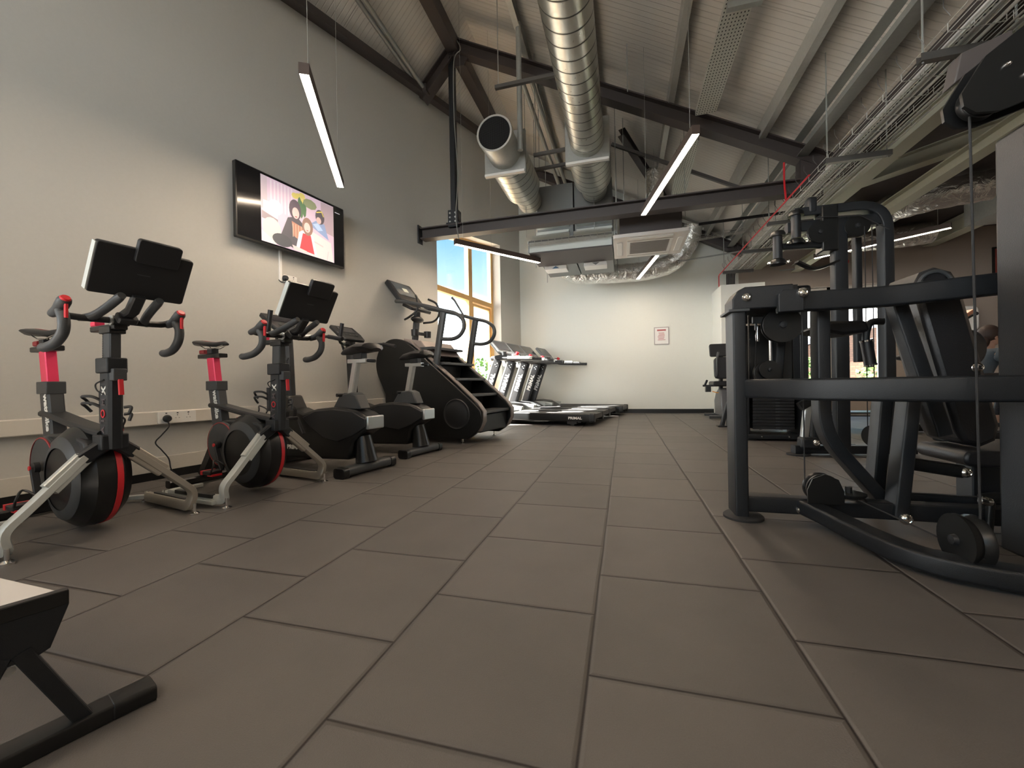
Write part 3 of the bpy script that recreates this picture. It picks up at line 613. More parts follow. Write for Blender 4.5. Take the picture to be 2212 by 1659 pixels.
tag(MB().tube([(1.2, 1.0, roofz(1.2) - .03), (1.6, 3.4, roofz(1.6) - .05)], .006, 6).build('tension_wire', galv_dull), 'thin wire stretched under the roof right of the perforated tray', 'wire')
tag(MB().tube(curve([(-2.18, 5.34, 5.5), (-2.10, 5.28, 5.3), (-2.2, 5.28, 5.15), (-2.22, 5.3, 4.4), (-2.18, 5.3, 3.6), (-2.2, 5.25, 3.0), (-2.1, 5.1, 2.61)], 8), .006, 6).build('hanging_cable', galv_dull), 'thin grey cable hanging from the truss apex beside the post', 'cable')
# extra pale column seen deep in the right bay ceiling
tag(MB().b2((4.9, 7.0, 2.86), (5.9, 7.6, 3.18)).build('ceiling_box', galv_dull), 'grey box unit fixed under the dark ceiling of the right bay', 'ventilation unit')

tag(MB().b2((2.235, -3.9, 2.90), (2.31, 5.25, 3.10)).build('eaves_dark_strip', brown_steel), 'added dark brown strip running above the cable trays beside the cream beam', 'beam')  # dark strip added to darken the gap between trays and cream beam
# cable tray bundle along the eaves
TZ = 2.62
for y_ in (1.85, 3.05, 4.25, 5.75, 6.9, 8.1):
    lab = {1.85: 'nearest', 3.05: 'second nearest', 4.25: 'third', 5.75: 'fourth', 6.9: 'fifth', 8.1: 'farthest'}[y_]
    t = thing('tray_hanger', lab + ' cross rail carrying the cable tray bundle', 'hanger', (2.0, y_, TZ - .03), group='cross rails under the cable trays')
    MB().chan((-.24, 0, 0), (.25, 0, 0), .045, .045, .003).build('cross_rail', dark_rail, t)
    MB().tube([(-.22, 0, -.03), (-.22, 0, roofz(1.78) - TZ)], .006, 6).build('hanger_rod', galv_dull, t)
    MB().tube([(.22, 0, -.03), (.22, 0, roofz(2.2) - TZ)], .006, 6).build('hanger_rod', galv_dull, t)
for x_, w_, lab in ((1.86, .10, 'left wire cable basket in the tray bundle'), (2.0, .14, 'middle wire cable basket in the tray bundle'), (2.15, .10, 'right wire cable basket in the tray bundle')):
    tag(basket((x_, -1.5, TZ), (x_, 8.3, TZ), w_, .05, step=.2, nl=4, r=.003).build('cable_basket', galv), lab, 'cable tray', 'wire baskets over the right side')
tag(MB().chan((2.00, -1.5, TZ + .09), (2.00, 8.3, TZ + .09), .07, .04, .002).build('perforated_cable_tray', perf_mat), 'perforated cable tray lying above the wire baskets', 'cable tray')
for k, x_ in enumerate((1.885, 1.955, 1.985, 2.035, 2.125, 2.165, 2.225)):
    tag(MB().tube([(x_, -1.5, TZ + .018), (x_, 8.28, TZ + .018)], .010 if k % 2 else .007, 8).build('conduit', galv if k % 3 else white), ('conduit', 'conduit')[0] + ' lying in the cable tray bundle along the eaves', 'conduit', 'conduits in the tray bundle')
tag(MB().tube(rpath([(1.775, 4.6, TZ + .02), (1.775, 8.5, TZ + .02), (1.775, 8.5, TZ - .2)], .05) , .009, 8).build('red_conduit', red), 'red fire alarm conduit on the left edge of the tray bundle', 'conduit')
tag(MB().tube(curve([(1.80, 5.3, 3.12), (1.80, 5.3, 2.9), (1.78, 5.2, 2.66)], 5), .010, 8).build('red_conduit', red), 'short red conduit dropping from the rafter end', 'conduit')
for k in range(6):
    x_ = 1.90 + k * .028
    tag(MB().tube(rpath([(x_, 8.31, TZ + .03), (x_, 8.45 + .01 * k, TZ + .03), (x_, 8.45 + .01 * k, 2.37)], .12), .011, 8).build('black_cable', black_rubber), 'black cable bending down from the tray bundle behind the boxed column', 'cable', 'black cables bending down at the far end')
hook = MB()
for k in range(34):
    y_ = 1.4 + k * .2; hook.tube([(1.76, y_, TZ + .02), (1.73, y_, TZ + .07), (1.735, y_ + .01, TZ + .12)], .0025, 4)
tag(hook.build('tray_clips', dark_rail, kind='stuff'), 'row of tiny wire clips along the left edge of the tray bundle', 'clips')

# ================================================================== linear lamps
fill_up = M('added_fill_glow', (1.0, .90, .80), .5, emit=600)  # hidden upward glow added in the housings to brighten roof and upper walls
def lamp(a_, b_3, z, label, ins=(.12, .12), up=True):
    a_, b_3 = V((*a_, z)), V((*b_3, z)); c_ = (a_ + b_3) / 2; d = (b_3 - a_); rz = atan2(d.y, d.x); Ln = d.length
    t = thing('pendant_lamp', label, 'lamp', c_, rz, 'suspended linear lamps')
    m = MB(); m.chan((-Ln / 2, 0, .035), (Ln / 2, 0, .035), .062, .07, .004, up=(0, 0, -1)); m.build('housing', lamp_body, t)
    m = MB()
    for s_ in (-1, 1): m.box((s_ * (Ln / 2 + .001), 0, .035), (.004, .062, .07))
    m.build('end_cap', lamp_body, t)
    MB().box((0, 0, .004), (Ln - .004, .053, .008)).build('diffuser', lamp_glow, t)
    if up: MB().box((0, 0, .066), (Ln - .03, .05, .004)).build('added_fill_strip', fill_up, t)
    for s_, i_ in zip((-1, 1), ins):
        p = c_ + V((cos(rz), sin(rz), 0)) * s_ * (Ln / 2 - i_); top = roofz(p.x) if p.x < 2.5 else 3.2
        MB().tube([(s_ * (Ln / 2 - i_), 0, .07), (s_ * (Ln / 2 - i_), 0, top - z)], .002, 5).build('suspension_wire', galv_dull, t)
lamp((-1.87, 2.10), (-2.62, 3.39), 2.6, 'bright linear lamp hanging above the television')
lamp((.58, 3.48), (.257, 5.00), 2.6, 'bright linear lamp hanging in the middle of the room below the tie beam')
lamp((.536, 6.68), (.296, 8.11), 2.6, 'linear lamp beyond the ceiling cassette near the far wall', (.12, .12))
lamp((-2.12, 5.02), (-1.226, 6.20), 2.52, 'linear lamp hanging in front of the tall left window', (.12, .9))
lamp((4.17, 6.68), (3.02, 7.68), 2.6, 'linear lamp hanging in the right bay behind the machines', up=False)
lamp((-1.0, -1.9), (.4, -1.4), 2.6, 'unseen linear lamp added behind the viewer on the left')  # this and the next three are unseen lamps added for fill light
lamp((1.0, -.9), (1.45, -2.3), 2.6, 'unseen linear lamp added behind the viewer on the right')
lamp((5.2, 2.2), (6.3, 3.2), 2.6, 'unseen linear lamp added far right beyond the frame', up=False)
lamp((-1.6, .1), (-2.4, -1.1), 2.6, 'unseen linear lamp added behind the viewer near the left wall')

# ================================================================== outside
struct(MB().b2((-60, -40, -.6), (60, 70, -.5)).build('ground', M('pavement', (.16, .155, .145), .9, 0, .2, 3, .1)))
leaf = M('leaves', (.07, .16, .025), .7, 0, 0, 20, .5); bark = M('bark', (.12, .08, .05), .9, 0, .3, 20, .2)
def bush(x, y, h, r, label, z0=-.5):
    t = thing('bush', label, 'bush', (x, y, z0)); MB().tube([(0, 0, 0), (.05, 0, h * .6)], [.06, .03], 8).build('stem', bark, t)
    m = MB(); rn = random.Random(int(x * 100) + int(y * 10))
    for k in range(900):
        a1, a2, q = rn.uniform(0, 2 * pi), math.acos(rn.uniform(-1, 1)), rn.uniform(.55, 1) ** .5
        c_ = V((r * q * sin(a2) * cos(a1), r * q * sin(a2) * sin(a1), h * .62 + h * .38 * q * cos(a2))); d1 = V((rn.gauss(0, 1), rn.gauss(0, 1), rn.gauss(0, 1))).normalized(); d2 = d1.orthogonal().normalized()
        l_ = rn.uniform(.05, .10) * max(r, .6); m.add([c_ - d1 * l_, c_ + d2 * l_ * .5, c_ + d1 * l_, c_ - d2 * l_ * .5 + d1.cross(d2) * l_ * .2], [(0, 1, 2, 3)])
    m.build('foliage', leaf, t)
bush(-6.0, 15.6, 2.2, 1.4, 'small green tree outside the tall left window'); bush(-4.6, 11.6, 1.6, .8, 'green bush low outside the tall left window')
bush(4.1, 12.6, 2.0, 1.0, 'green bush outside the far window on the left'); bush(6.4, 11.6, 1.7, 1.0, 'green bush outside the far window on the right')
bld = thing('brick_building', 'reddish brick building outside the far window', 'building', (8.6, 17.5, -.5))
brick, t_, b_ = nodes_mat('brickwork'); co = t_.nodes.new('ShaderNodeTexCoord'); bk = t_.nodes.new('ShaderNodeTexBrick'); mp = t_.nodes.new('ShaderNodeMapping'); mp.inputs['Rotation'].default_value = (radians(90), 0, 0)
t_.links.new(co.outputs['Object'], mp.inputs[0]); t_.links.new(mp.outputs[0], bk.inputs['Vector']); bk.inputs['Scale'].default_value = 3
bk.inputs['Color1'].default_value = (.16, .075, .045, 1); bk.inputs['Color2'].default_value = (.20, .10, .06, 1); bk.inputs['Mortar'].default_value = (.08, .05, .035, 1); t_.links.new(bk.outputs['Color'], b_.inputs['Base Color'])
MB().prism([(-2.2, 0), (4, 0), (4, 3.3), (0, 2.9), (-2.2, 2.3)], (0, 0, 0), (1, 0, 0), (0, 0, 1), -5, 0).build('wall', brick, bld)
MB().prism([(-2.4, 2.3), (0, 2.9), (4.2, 3.35), (4.2, 3.5), (0, 3.05), (-2.4, 2.45)], (0, 0, 0), (1, 0, 0), (0, 0, 1), -5, .2).build('roof', M('grey_roof', (.25, .27, .33), .7), bld)

# ================================================================== racing bikes
def X3(m): return m
def skid_foot(parent, x, y):
    f = MB(); f.cyl((x, y, .012), (x, y, .06), .008, 10); f.lathe([(0, 0), (.024, 0), (.024, .008), (.010, .016), (0, .016)], (x, y, 0)); f.build('levelling_foot', chrome, parent)
def racing_bike(label, loc, hb_lift=0.0):
    t = thing('racing_bike', label, 'exercise bike', loc, radians(-9.5), 'two racing bikes by the left wall')
    # silver legs with joint and floor rails
    for s in (-1, 1):
        m = MB(); p = [(-.03, s * .085, .375), (0, s * .20, .255), (.0, s * .285, .165), (.0, s * .325, .10), (-.005, s * .325, .045)]
        m.sweep(rpath(p[:1] + [(0, s * .27, .185), (.0, s * .335, .12), (-.01, s * .315, .045), (-.12, s * .33, .04), (-.5, s * .345, .04)], [.05, .06, .035, .02]), [(-.012, -.026), (.012, -.026), (.016, -.018), (.016, .018), (.012, .026), (-.012, .026), (-.016, .018), (-.016, -.018)], up=(1, 0, 0),
                scales=None)
        lg = m.build('leg', silver_paint if s < 0 else champagne, t)
        j = MB(); j.prism([(-.045, 0), (.045, 0), (.03, .16), (-.03, .16)], (-.012, s * .20, .268), (0, s * .72, -.69), (0, -s * .69, -.72), -.002, .002)
        j = MB(); j.bar([(-.028, s * .085, .372), (-.006, s * .20, .258)], .062, .034, up=(1, 0, 0), c=.004); j.build('leg_sleeve', silver_paint if s < 0 else champagne, lg)
        u = MB(); u.bar(rpath([(-.06, s * .345, .03), (-.54, s * .37, .03), (-.62, s * .30, .03), (-.60, s * .12, .03)], .06), .03, .024, c=.003); u.build('floor_rail', silver_paint, t)
        g = MB(); g.bar([(-.42, s * .352, .062), (-.08, s * .34, .062)], .022, .022, c=.002); g.build('rail_bracket', black_plastic, lg)
        skid_foot(t, 0.02, s * .325); skid_foot(t, -.55, s * .36)
    # frame: Y junction, head tube, top deck, seat tube
    m = MB()
    m.bar([(.0, 0, .40), (.015, 0, .80)], .055, .095, up=(1, 0, 0), c=.012)
    for s in (-1, 1): m.bar([(-.005, 0, .44), (-.03, s * .095, .365)], .06, .045, up=(1, 0, 0), c=.008)
    m.box((-.005, 0, .435), (.09, .10, .07)); m.box((.015, 0, .785), (.115, .075, .07))
    fr = m.build('head_tube', black_frame, t, bevel=.006)
    text('A T', .046, white_text if 0 else M('faint_print', (.09, .07, .075), .5), fr, o=(.012, -.0285, .475), u=(.03, 0, 1), v=(-1, 0, 0), bold=.001)
    r_ = MB(); r_.lathe([(.013, 0), (.013, .002), (.019, .002), (.019, 0)], (.005, -.029, .565), (0, -1, 0)); r_.build('ring_mark', red, fr)
    text('M', .045, M('faint_print', (.09, .07, .075), .5), fr, o=(.022, -.0285, .60), u=(.03, 0, 1), v=(-1, 0, 0), bold=.001)
    text('X', .052, white_text, fr, o=(.028, -.0285, .652), u=(.03, 0, 1), v=(-1, 0, 0), bold=.0015)
    m = MB(); m.bar([(.016, 0, .76), (.024, 0, .95)], .042, .072, up=(1, 0, 0), c=.005); hp = m.build('head_post', grey_plastic, t)
    m = MB()
    for k in range(17): m.box((-.01 + k * .0004, -.0215, .80 + k * .008), (.006, .002, .004))
    m.build('height_marks', black_plastic, hp)
    m = MB(); m.box((.075, .0, .742), (.04, .05, .055)); m.build('lever_block', grey_plastic, t, bevel=.004)
    m = MB(); m.bar([(.095, .0, .72), (.10, .0, .65)], .018, .012, up=(1, 0, 0), c=.002); m.build('clamp_lever', red, t)
    m = MB(); m.bar(curve([(-.02, 0, .47), (-.30, 0, .505), (-.58, 0, .55), (-.66, 0, .555)], 4), .085, .03, c=.008); m.build('frame_deck', black_plastic, t)
    m = MB(); m.bar([(-.57, 0, .30), (-.635, 0, .71)], .062, .105, up=(1, 0, 0), c=.008); m.box((-.632, 0, .69), (.125, .075, .065)); st = m.build('seat_tube', grey_plastic, t, bevel=.004)
    text('wattbike', .060, white_text, st, o=(-.622, -.0325, .655), u=(.157, 0, -1), v=(1, 0, .157), bold=.0022, sx=.93)
    m = MB(); m.bar([(-.58, 0, .55), (-.672, .0, .62)], .07, .04); 
    m = MB(); m.bar([(-.64, 0, .70), (-.668, 0, .885)], .046, .075, up=(1, 0, 0), c=.004); m.build('seat_post', pink, t)
    m = MB(); m.bar([(-.80, 0, .897), (-.55, 0, .897)], .055, .028, c=.004); m.build('seat_slider', satin_black, t)
    m = MB(); m.bar([(-.80, 0, .93), (-.745, 0, .93)], .035, .028); m.build('slider_knob', dark_red, t)
    # saddle
    m = MB(); P_ = [(-.82, .0, .985), (-.78, 0, .995), (-.70, 0, .982), (-.62, 0, .975), (-.53, 0, .978), (-.50, 0, .97)]; Wd = [(.045, .012), (.072, .017), (.058, .018), (.028, .017), (.019, .015), (.010, .008)]
    m.sweep(P_, [(cos(a), sin(a)) for a in [2 * pi * k / 14 for k in range(14)]], scales=Wd); sd = m.build('saddle', vinyl, t)
    m = MB(); m.sweep([(q[0], 0, q[2] + .004) for q in P_[1:5]], [(cos(a), sin(a)) for a in [2 * pi * k / 10 for k in range(10)]], scales=[(.036, .0145), (.028, .0155), (.012, .0145), (.008, .0125)]); m.build('saddle_inlay', dark_red, sd)
    m = MB()
    for s in (-1, 1): m.tube([(-.77, s * .03, .975), (-.72, s * .022, .95), (-.62, s * .022, .947), (-.53, s * .012, .965)], .0035, 8)
    m.build('saddle_rails', chrome, sd)
    MB().box((-.67, 0, .93), (.05, .05, .035)).build('saddle_clamp', black_plastic, t, bevel=.004)
    # flywheel and drive housing
    m = MB(); c_ = V((-.235, 0, .262))
    m.lathe([(0, -.104), (.13, -.104), (.195, -.090), (.236, -.048), (.243, 0), (.236, .048), (.195, .090), (.13, .104), (0, .104)], c_, (0, 1, 0), 44); fwh = m.build('flywheel_cover', satin_black, t, sharp=30)
    m = MB(); m.lathe([(.238, .018), (.2435, .018), (.2400, .042), (.2345, .044)], c_, (0, 1, 0), 44); m.build('red_stripe', red, fwh)
    m = MB(); m.lathe([(.145, -.1045), (.145, -.1065), (.192, -.0935), (.195, -.091)], c_, (0, 1, 0), 44); m.build('rim_ring', grey_plastic, fwh)
    poly = [(-.60, .30), (-.585, .385), (-.52, .445), (-.42, .462), (-.2, .47), (-.06, .44), (-.02, .36), (-.06, .2), (-.25, .14), (-.45, .15), (-.56, .2)]
    m = MB(); m.prism(poly, (0, 0, 0), (1, 0, 0), (0, 0, 1), -.075, .075); hs = m.build('drive_housing', black_plastic, t, bevel=.012)
    m = MB(); m.prism([(-.40, .437), (-.10, .448), (-.10, .452), (-.40, .445)], (0, 0, .012), (1, 0, 0), (0, 0, 1), -.02, .005); 
    m = MB(); m.box((-.30, .03, .468), (.30, .022, .006)); m.build('red_stripe', red, hs)
    for s in (-1, 1):
        m = MB(); m.lathe([(0, 0), (.135, 0), (.145, -.01), (.145, -.03)], (-.43, s * .098, .305), (0, s, 0), 40); cv = m.build('crank_cover', grey_plastic, t)
        m = MB(); m.lathe([(.1385, 0), (.1385, .0025), (.1435, .001), (.1435, -.004)], (-.43, s * .098, .305), (0, s, 0), 40); m.build('red_ring', dark_red, cv)
        ang = radians(-70 if s < 0 else 110); e_ = V((-.43 + .17 * cos(ang), s * .125, .305 + .17 * sin(ang)))
        m = MB(); m.bar([(-.43, s * .125, .305), e_], .016, .028, up=(0, 1, 0), c=.003); m.lathe([(0, 0), (.026, 0), (.026, .02), (0, .02)], (-.43, s * .108, .305), (0, s, 0)); ck = m.build('crank_arm', black_plastic, t)
        m = MB(); m.lathe([(0, 0), (.011, 0), (.011, .006), (0, .006)], (-.43, s * .136, .305), (0, s, 0), 12); m.build('crank_cap', red, ck)
        m = MB(); m.box(e_ + V((0, s * .06, 0)), (.095, .075, .022)); m.cyl(e_, e_ + V((0, s * .05, 0)), .008, 10); pd = m.build('pedal', black_plastic, ck, bevel=.004)
        m = MB(); m.box(e_ + V((.03, s * .06, -.014)), (.05, .06, .012)); m.box(e_ + V((-.038, s * .06, .0)), (.02, .08, .024)); m.build('pedal_reflector', red, pd)
        m = MB(); cg = [e_ + V((.04, s * .03, .0)), e_ + V((.07, s * .03, .045)), e_ + V((.03, s * .06, .075)), e_ + V((.07, s * .09, .045)), e_ + V((.04, s * .09, .0))]; m.tube(curve(cg, 5), .005, 6)
        m.build('toe_cage', black_plastic, pd)
    m = MB()
    for px in (-.32, -.16): m.lathe([(0, 0), (.006, 0), (.006, .002), (0, .002)], (px, -.072, .440), (0, -1, 0), 10)
    # cranked rear support behind the housing
    m = MB(); m.bar([(-.57, 0, .40), (-.80, 0, .06)], .06, .07, up=(1, 0, 0), c=.01); m.bar([(-.80, -.22, .035), (-.80, .22, .035)], .06, .05, c=.01); m.build('rear_stand', satin_black, t)
    for s in (-1, 1): skid_foot(t, -.80, s * .19)
    # bottle cage
    for s, x_, z_ in ((-1, -.10, .60), (1, .04, .56)):
        m = MB()
        for dz_ in (0, .032): m.tube(curve([(x_ + .02, 0, z_ + dz_ - .01), (x_ - .0, -.03, z_ + dz_ + .012), (x_ - .05, -.045, z_ + dz_ + .012), (x_ - .085, -.02, z_ + dz_ - .005), (x_ - .09, .0, z_ + dz_ - .03)] if s < 0 else [(x_ + .03, .02, z_ + dz_), (x_ + .045, .04, z_ + dz_), (x_ + .05, .03, z_ + dz_ - .03)], 5), .0065, 8)
        if s < 0: m.bar([(x_ + .02, -.0, z_ - .08), (x_ + .02, 0, z_ + .07)], .016, .03, up=(1, 0, 0))
        m.build('bottle_cage', black_plastic, t)
    # cockpit
    z0 = .985
    m = MB(); m.bar([(-.12, 0, .958), (.11, 0, .958)], .05, .026, c=.004); m.box((.03, 0, .945), (.10, .06, .03)); m.build('bar_slider', satin_black, t, bevel=.003)
    m = MB(); m.bar([(-.135, 0, .985), (-.09, 0, .985)], .035, .024); m.build('slider_knob', pink, t)
    m = MB(); m.cyl((.10, -.03, .985), (.10, .03, .985), .022, 20); m.build('stem_clamp', black_plastic, t)
    m = MB(); m.lathe([(0, 0), (.022, 0), (.022, .006), (.008, .008), (0, .006)], (.10, -.028, .985), (0, -1, 0)); m.build('stem_cap', steel, t)
    for s in (-1, 1):
        m = MB(); m.tube(curve([(.095, s * .02, .985), (.085, s * .10, .985), (.07, s * .165, .99), (.08, s * .195, .998), (.13, s * .20, 1.0), (.16, s * .20, .985)], 5), [.014] * 10 + [.015] * 5 + [.017] * 5 + [.018] * 5 + [.016], 12)
        hb = m.build('handlebar', black_plastic, t)
        m = MB(); m.tube(curve([(.14, s * .20, 1.0), (.165, s * .20, .96), (.155, s * .20, .91), (.10, s * .205, .87), (.03, s * .21, .855), (-.01, s * .21, .855)], 5), [.019, .02, .02, .02] + [.019] * 21 + [.017], 12); m.build('drop_grip', grey_plastic, hb)
        m = MB(); m.tube(curve([(.06, s * .20, .992), (.12, s * .20, 1.005), (.165, s * .20, 1.03), (.185, s * .20, 1.045)], 4), [.016, .018, .019, .02, .021, .022, .023, .023, .023, .023, .022, .02, .015], 12); hd = m.build('hood', grey_plastic, hb)
        m = MB(); m.lathe([(0, .006), (.014, .006), (.018, 0), (.018, -.012)], (.182, s * .20, 1.043), (.75, 0, .66), 16); m.build('shift_button', red, hd)
        m = MB(); m.bar([(.187, s * .20, 1.02), (.185, s * .20, .965)], .014, .01, up=(0, 1, 0), c=.002); m.build('shift_paddle', red, hd)
        m = MB(); m.tube(curve([(.05, s * .12, .985), (.10, s * .09, .995), (.18, s * .075, 1.025), (.29, s * .066, 1.068)], 5), [.012, .014, .016, .017] + [.0175] * 11 + [.015], 12); m.build('aero_grip', grey_plastic, t)
    # screen on its mount, seen from behind
    m = MB(); m.bar([(.10, 0, .99), (.21, 0, 1.02), (.27, 0, 1.08)], .045, .035, c=.006); m.bar([(.15, 0, .98), (.17, 0, 1.0)], .07, .05, c=.006); m.build('screen_mount', black_plastic, t, bevel=.004)
    n_ = V((-.87, 0, .5)).normalized(); up_ = V((.5, 0, .87)).normalized(); c0 = V((.30, 0, 1.17))
    m = MB(); m.prism(rrect(.335, .215, .012), c0, (0, 1, 0), up_, -.014, .014); sb = m.build('screen_body', black_plastic, t, bevel=.004)
    m = MB(); m.prism(rrect(.325, .205, .010), c0, (0, 1, 0), up_, -.020, -.0142); m.build('screen_glass', M('console_glass', (.03, .03, .035), .1), sb)
    m = MB(); m.prism([(-.006, -.10), (.004, -.10), (.004, .10), (-.006, .10)], c0 + V((0, -.165, 0)), (0, 1, 0), up_, -.018, .012); m.build('edge_glare', silver_paint, sb)  # pale strip drawn for window glare along this screen edge
    m = MB(); m.prism(rrect(.155, .10, .012, cx=.03, cy=.105), c0 + V((.0, 0, 0)), (0, 1, 0), up_, .006, .030); m.build('phone_holder', black_plastic, sb, bevel=.003)
    m = MB(); m.prism(rrect(.045, .003, .001), c0, (0, 1, 0), up_, .0145, .016); m.build('back_mark', grey_plastic, sb)
    m = MB(); m.tube(curve([(.02, -.03, .72), (-.03, -.04, .70), (.0, -.045, .67), (.03, -.035, .655)], 5), .003, 6); m.build('cable', black_rubber, t)
    return t
rb = racing_bike('nearest racing bike with silver legs and red striped flywheel, at the left edge', (-2.295, 1.33, 0))
r2 = copy_tree(rb); r2.location = (-2.11, 2.09, 0); r2['label'] = 'second racing bike from the viewer, in front of the upright bikes'

# ================================================================== upright bikes
def upright_bike(label, loc):
    t = thing('upright_bike', label, 'exercise bike', loc, radians(170.5), 'two upright bikes by the left wall')
    poly = [(.10, .10), (.92, .07), (1.0, .14), (1.02, .30), (.96, .44), (.88, .50), (.72, .49), (.60, .455), (.45, .49), (.28, .505), (.12, .50), (-.02, .47), (-.10, .43), (-.10, .34), (-.02, .30), (.06, .24), (.08, .16)]
    m = MB(); m.prism(poly, (0, 0, 0), (1, 0, 0), (0, 0, 1), -.085, .085); b = m.build('body_shroud', satin_black, t, bevel=.02)
    leafp = [(-.085, .36), (-.085, .42), (.05, .475), (.25, .49), (.45, .475), (.60, .42), (.50, .34), (.36, .26), (.20, .24), (.05, .29)]
    for s in (-1, 1):
        m = MB(); m.prism([(x_, z_) for x_, z_ in leafp], (0, s * .088, 0), (1, 0, 0), (0, 0, 1), -.008, .008); sp_ = m.build('side_panel', black_plastic, b, bevel=.006)
    text('PRIMAL', .048, white_text, b, o=(.80, .0865, .155), u=(-1, 0, 0), v=(0, 0, 1), bold=.0015, sx=1.15)
    m = MB(); m.box((-.09, 0, .39), (.03, .17, .10)); m.build('rear_bumper', steel, b, bevel=.008)
    m = MB(); m.tube([(.03, 0, .28), (.0, 0, .08)], [.055, .085], 16); m.build('rear_leg', satin_black, t)
    for x_, nm in ((-.0, 'rear_foot_bar'), (.95, 'front_foot_bar')):
        m = MB(); m.sweep([(x_, -.25, .045), (x_, .25, .045)], rrect(.10, .065, .022), up=(0, 0, 1)); fb = m.build(nm, grey_plastic, t)
        for s in (-1, 1):
            m = MB(); m.sweep([(x_, s * .22, .040), (x_, s * .275, .040)], rrect(.112, .078, .024), up=(0, 0, 1)); m.build('foot_cap', satin_black, fb, bevel=.004)
    m = MB(); m.prism([(.0, .49), (.30, .49), (.22, .60), (.10, .62), (.05, .60)], (0, 0, 0), (1, 0, 0), (0, 0, 1), -.055, .055); m.build('post_collar', grey_plastic, t, bevel=.01)
    m = MB(); m.bar([(.155, 0, .56), (.085, 0, .86)], .05, .055, up=(1, 0, 0), c=.008); m.build('seat_post', steel, t)
    m = MB(); m.bar([(.16, .0, .865), (-.03, 0, .865)], .05, .035, c=.004); m.build('seat_slide', steel, t)
    m = MB(); m.cyl((-.03, 0, .865), (-.10, 0, .86), .013, 10); m.cyl((.19, 0, .60), (.21, .09, .60), .014, 10); m.build('adjuster_lever', black_plastic, t)
    m = MB(); P_ = [(-.12, 0, .945), (-.08, 0, .965), (.0, 0, .965), (.08, 0, .955), (.18, 0, .945), (.235, 0, .93)]
    m.sweep(P_, [(cos(a), sin(a)) for a in [2 * pi * k / 16 for k in range(16)]], scales=[(.05, .015), (.115, .035), (.125, .040), (.085, .038), (.045, .030), (.018, .012)]); m.build('saddle', vinyl, t)
    MB().box((.05, 0, .905), (.09, .06, .05)).build('saddle_clamp', black_plastic, t, bevel=.005)
    m = MB(); m.prism([(.72, .46), (1.0, .40), (.95, .60), (.80, .60)], (0, 0, 0), (1, 0, 0), (0, 0, 1), -.07, .07); m.build('column_cover', satin_black, t, bevel=.015)
    m = MB(); m.bar([(.87, 0, .55), (.90, 0, 1.14)], .075, .10, up=(1, 0, 0), c=.02); m.build('column', black_plastic, t)
    m = MB(); m.tube(curve([(.82, .045, .92), (.80, .07, .88), (.81, .08, .82), (.79, .06, .78), (.82, .05, .80), (.80, .05, .86)], 5), .005, 6); m.build('bottle_hook', black_plastic, t)
    n_ = V((-.6, 0, .8)).normalized(); up_ = V((.8, 0, .6))
    m = MB(); m.prism([(-.13, -.13), (.13, -.13), (.16, -.02), (.15, .13), (-.15, .13), (-.16, -.02)], (.93, 0, 1.22), (0, -1, 0), up_, -.02, .02); cb = m.build('console', black_plastic, t, bevel=.012)
    m = MB(); m.prism(rrect(.20, .10, .01, cy=.05), (.93, 0, 1.22), (0, -1, 0), up_, .0215, .0235); m.build('display', M('console_glass', (.03, .03, .035), .1), cb)
    m = MB(); 
    for k in range(4): m.prism(rrect(.03, .018, .004, cx=-.07 + k * .046, cy=-.05), (.93, 0, 1.22), (0, -1, 0), up_, .0215, .025)
    m.build('console_keys', grey_plastic, cb)
    for s in (-1, 1):
        pts = curve([(.90, s * .02, 1.10), (.86, s * .12, 1.10), (.80, s * .21, 1.10), (.78, s * .245, 1.12), (.76, s * .25, 1.2), (.74, s * .25, 1.29)] if s > 0 else [(.90, s * .02, 1.10), (.84, s * .14, 1.12), (.76, s * .22, 1.12), (.68, s * .25, 1.12), (.58, s * .26, 1.10), (.52, s * .26, 1.09)], 5)
        m = MB(); m.tube(pts, .014, 10); hb = m.build('handlebar', black_plastic, t)
        m = MB(); m.tube(pts[-11:], .019, 12); m.build('grip', vinyl, hb)
        m = MB(); m.tube([pts[5] + V((0, 0, .003)), pts[9] + V((0, 0, .003))], .0155, 10); m.build('pulse_sensor', steel, hb)
        ang = radians(60 if s > 0 else 240); e_ = V((.56 + .15 * cos(ang), s * .115, .29 + .15 * sin(ang)))
        m = MB(); m.bar([(.56, s * .115, .29), e_], .018, .028, up=(0, 1, 0), c=.003); ck = m.build('crank_arm', black_plastic, t)
        m = MB(); m.box(e_ + V((0, s * .07, 0)), (.10, .09, .025)); pd = m.build('pedal', black_plastic, ck, bevel=.005)
        m = MB(); m.sweep(curve([e_ + V((-.02, s * .035, .01)), e_ + V((-.03, s * .04, .07)), e_ + V((-.02, s * .07, .09)), e_ + V((-.03, s * .10, .06)), e_ + V((-.02, s * .105, .01))], 5), [(-.014, -.002), (.014, -.002), (.014, .002), (-.014, .002)], up=(1, 0, 0)); m.build('pedal_strap', black_rubber, pd)
    m = MB(); m.bar([(.93, .04, 1.0), (.98, .04, 1.12)], .02, .02); m.build('console_stay', black_plastic, t)
    return t
ub = upright_bike('upright bike directly behind the second racing bike', (-1.94, 2.76, 0))
u2 = copy_tree(ub); u2.location = (-1.894, 3.56, 0); u2['label'] = 'upright bike next to the stair climber'

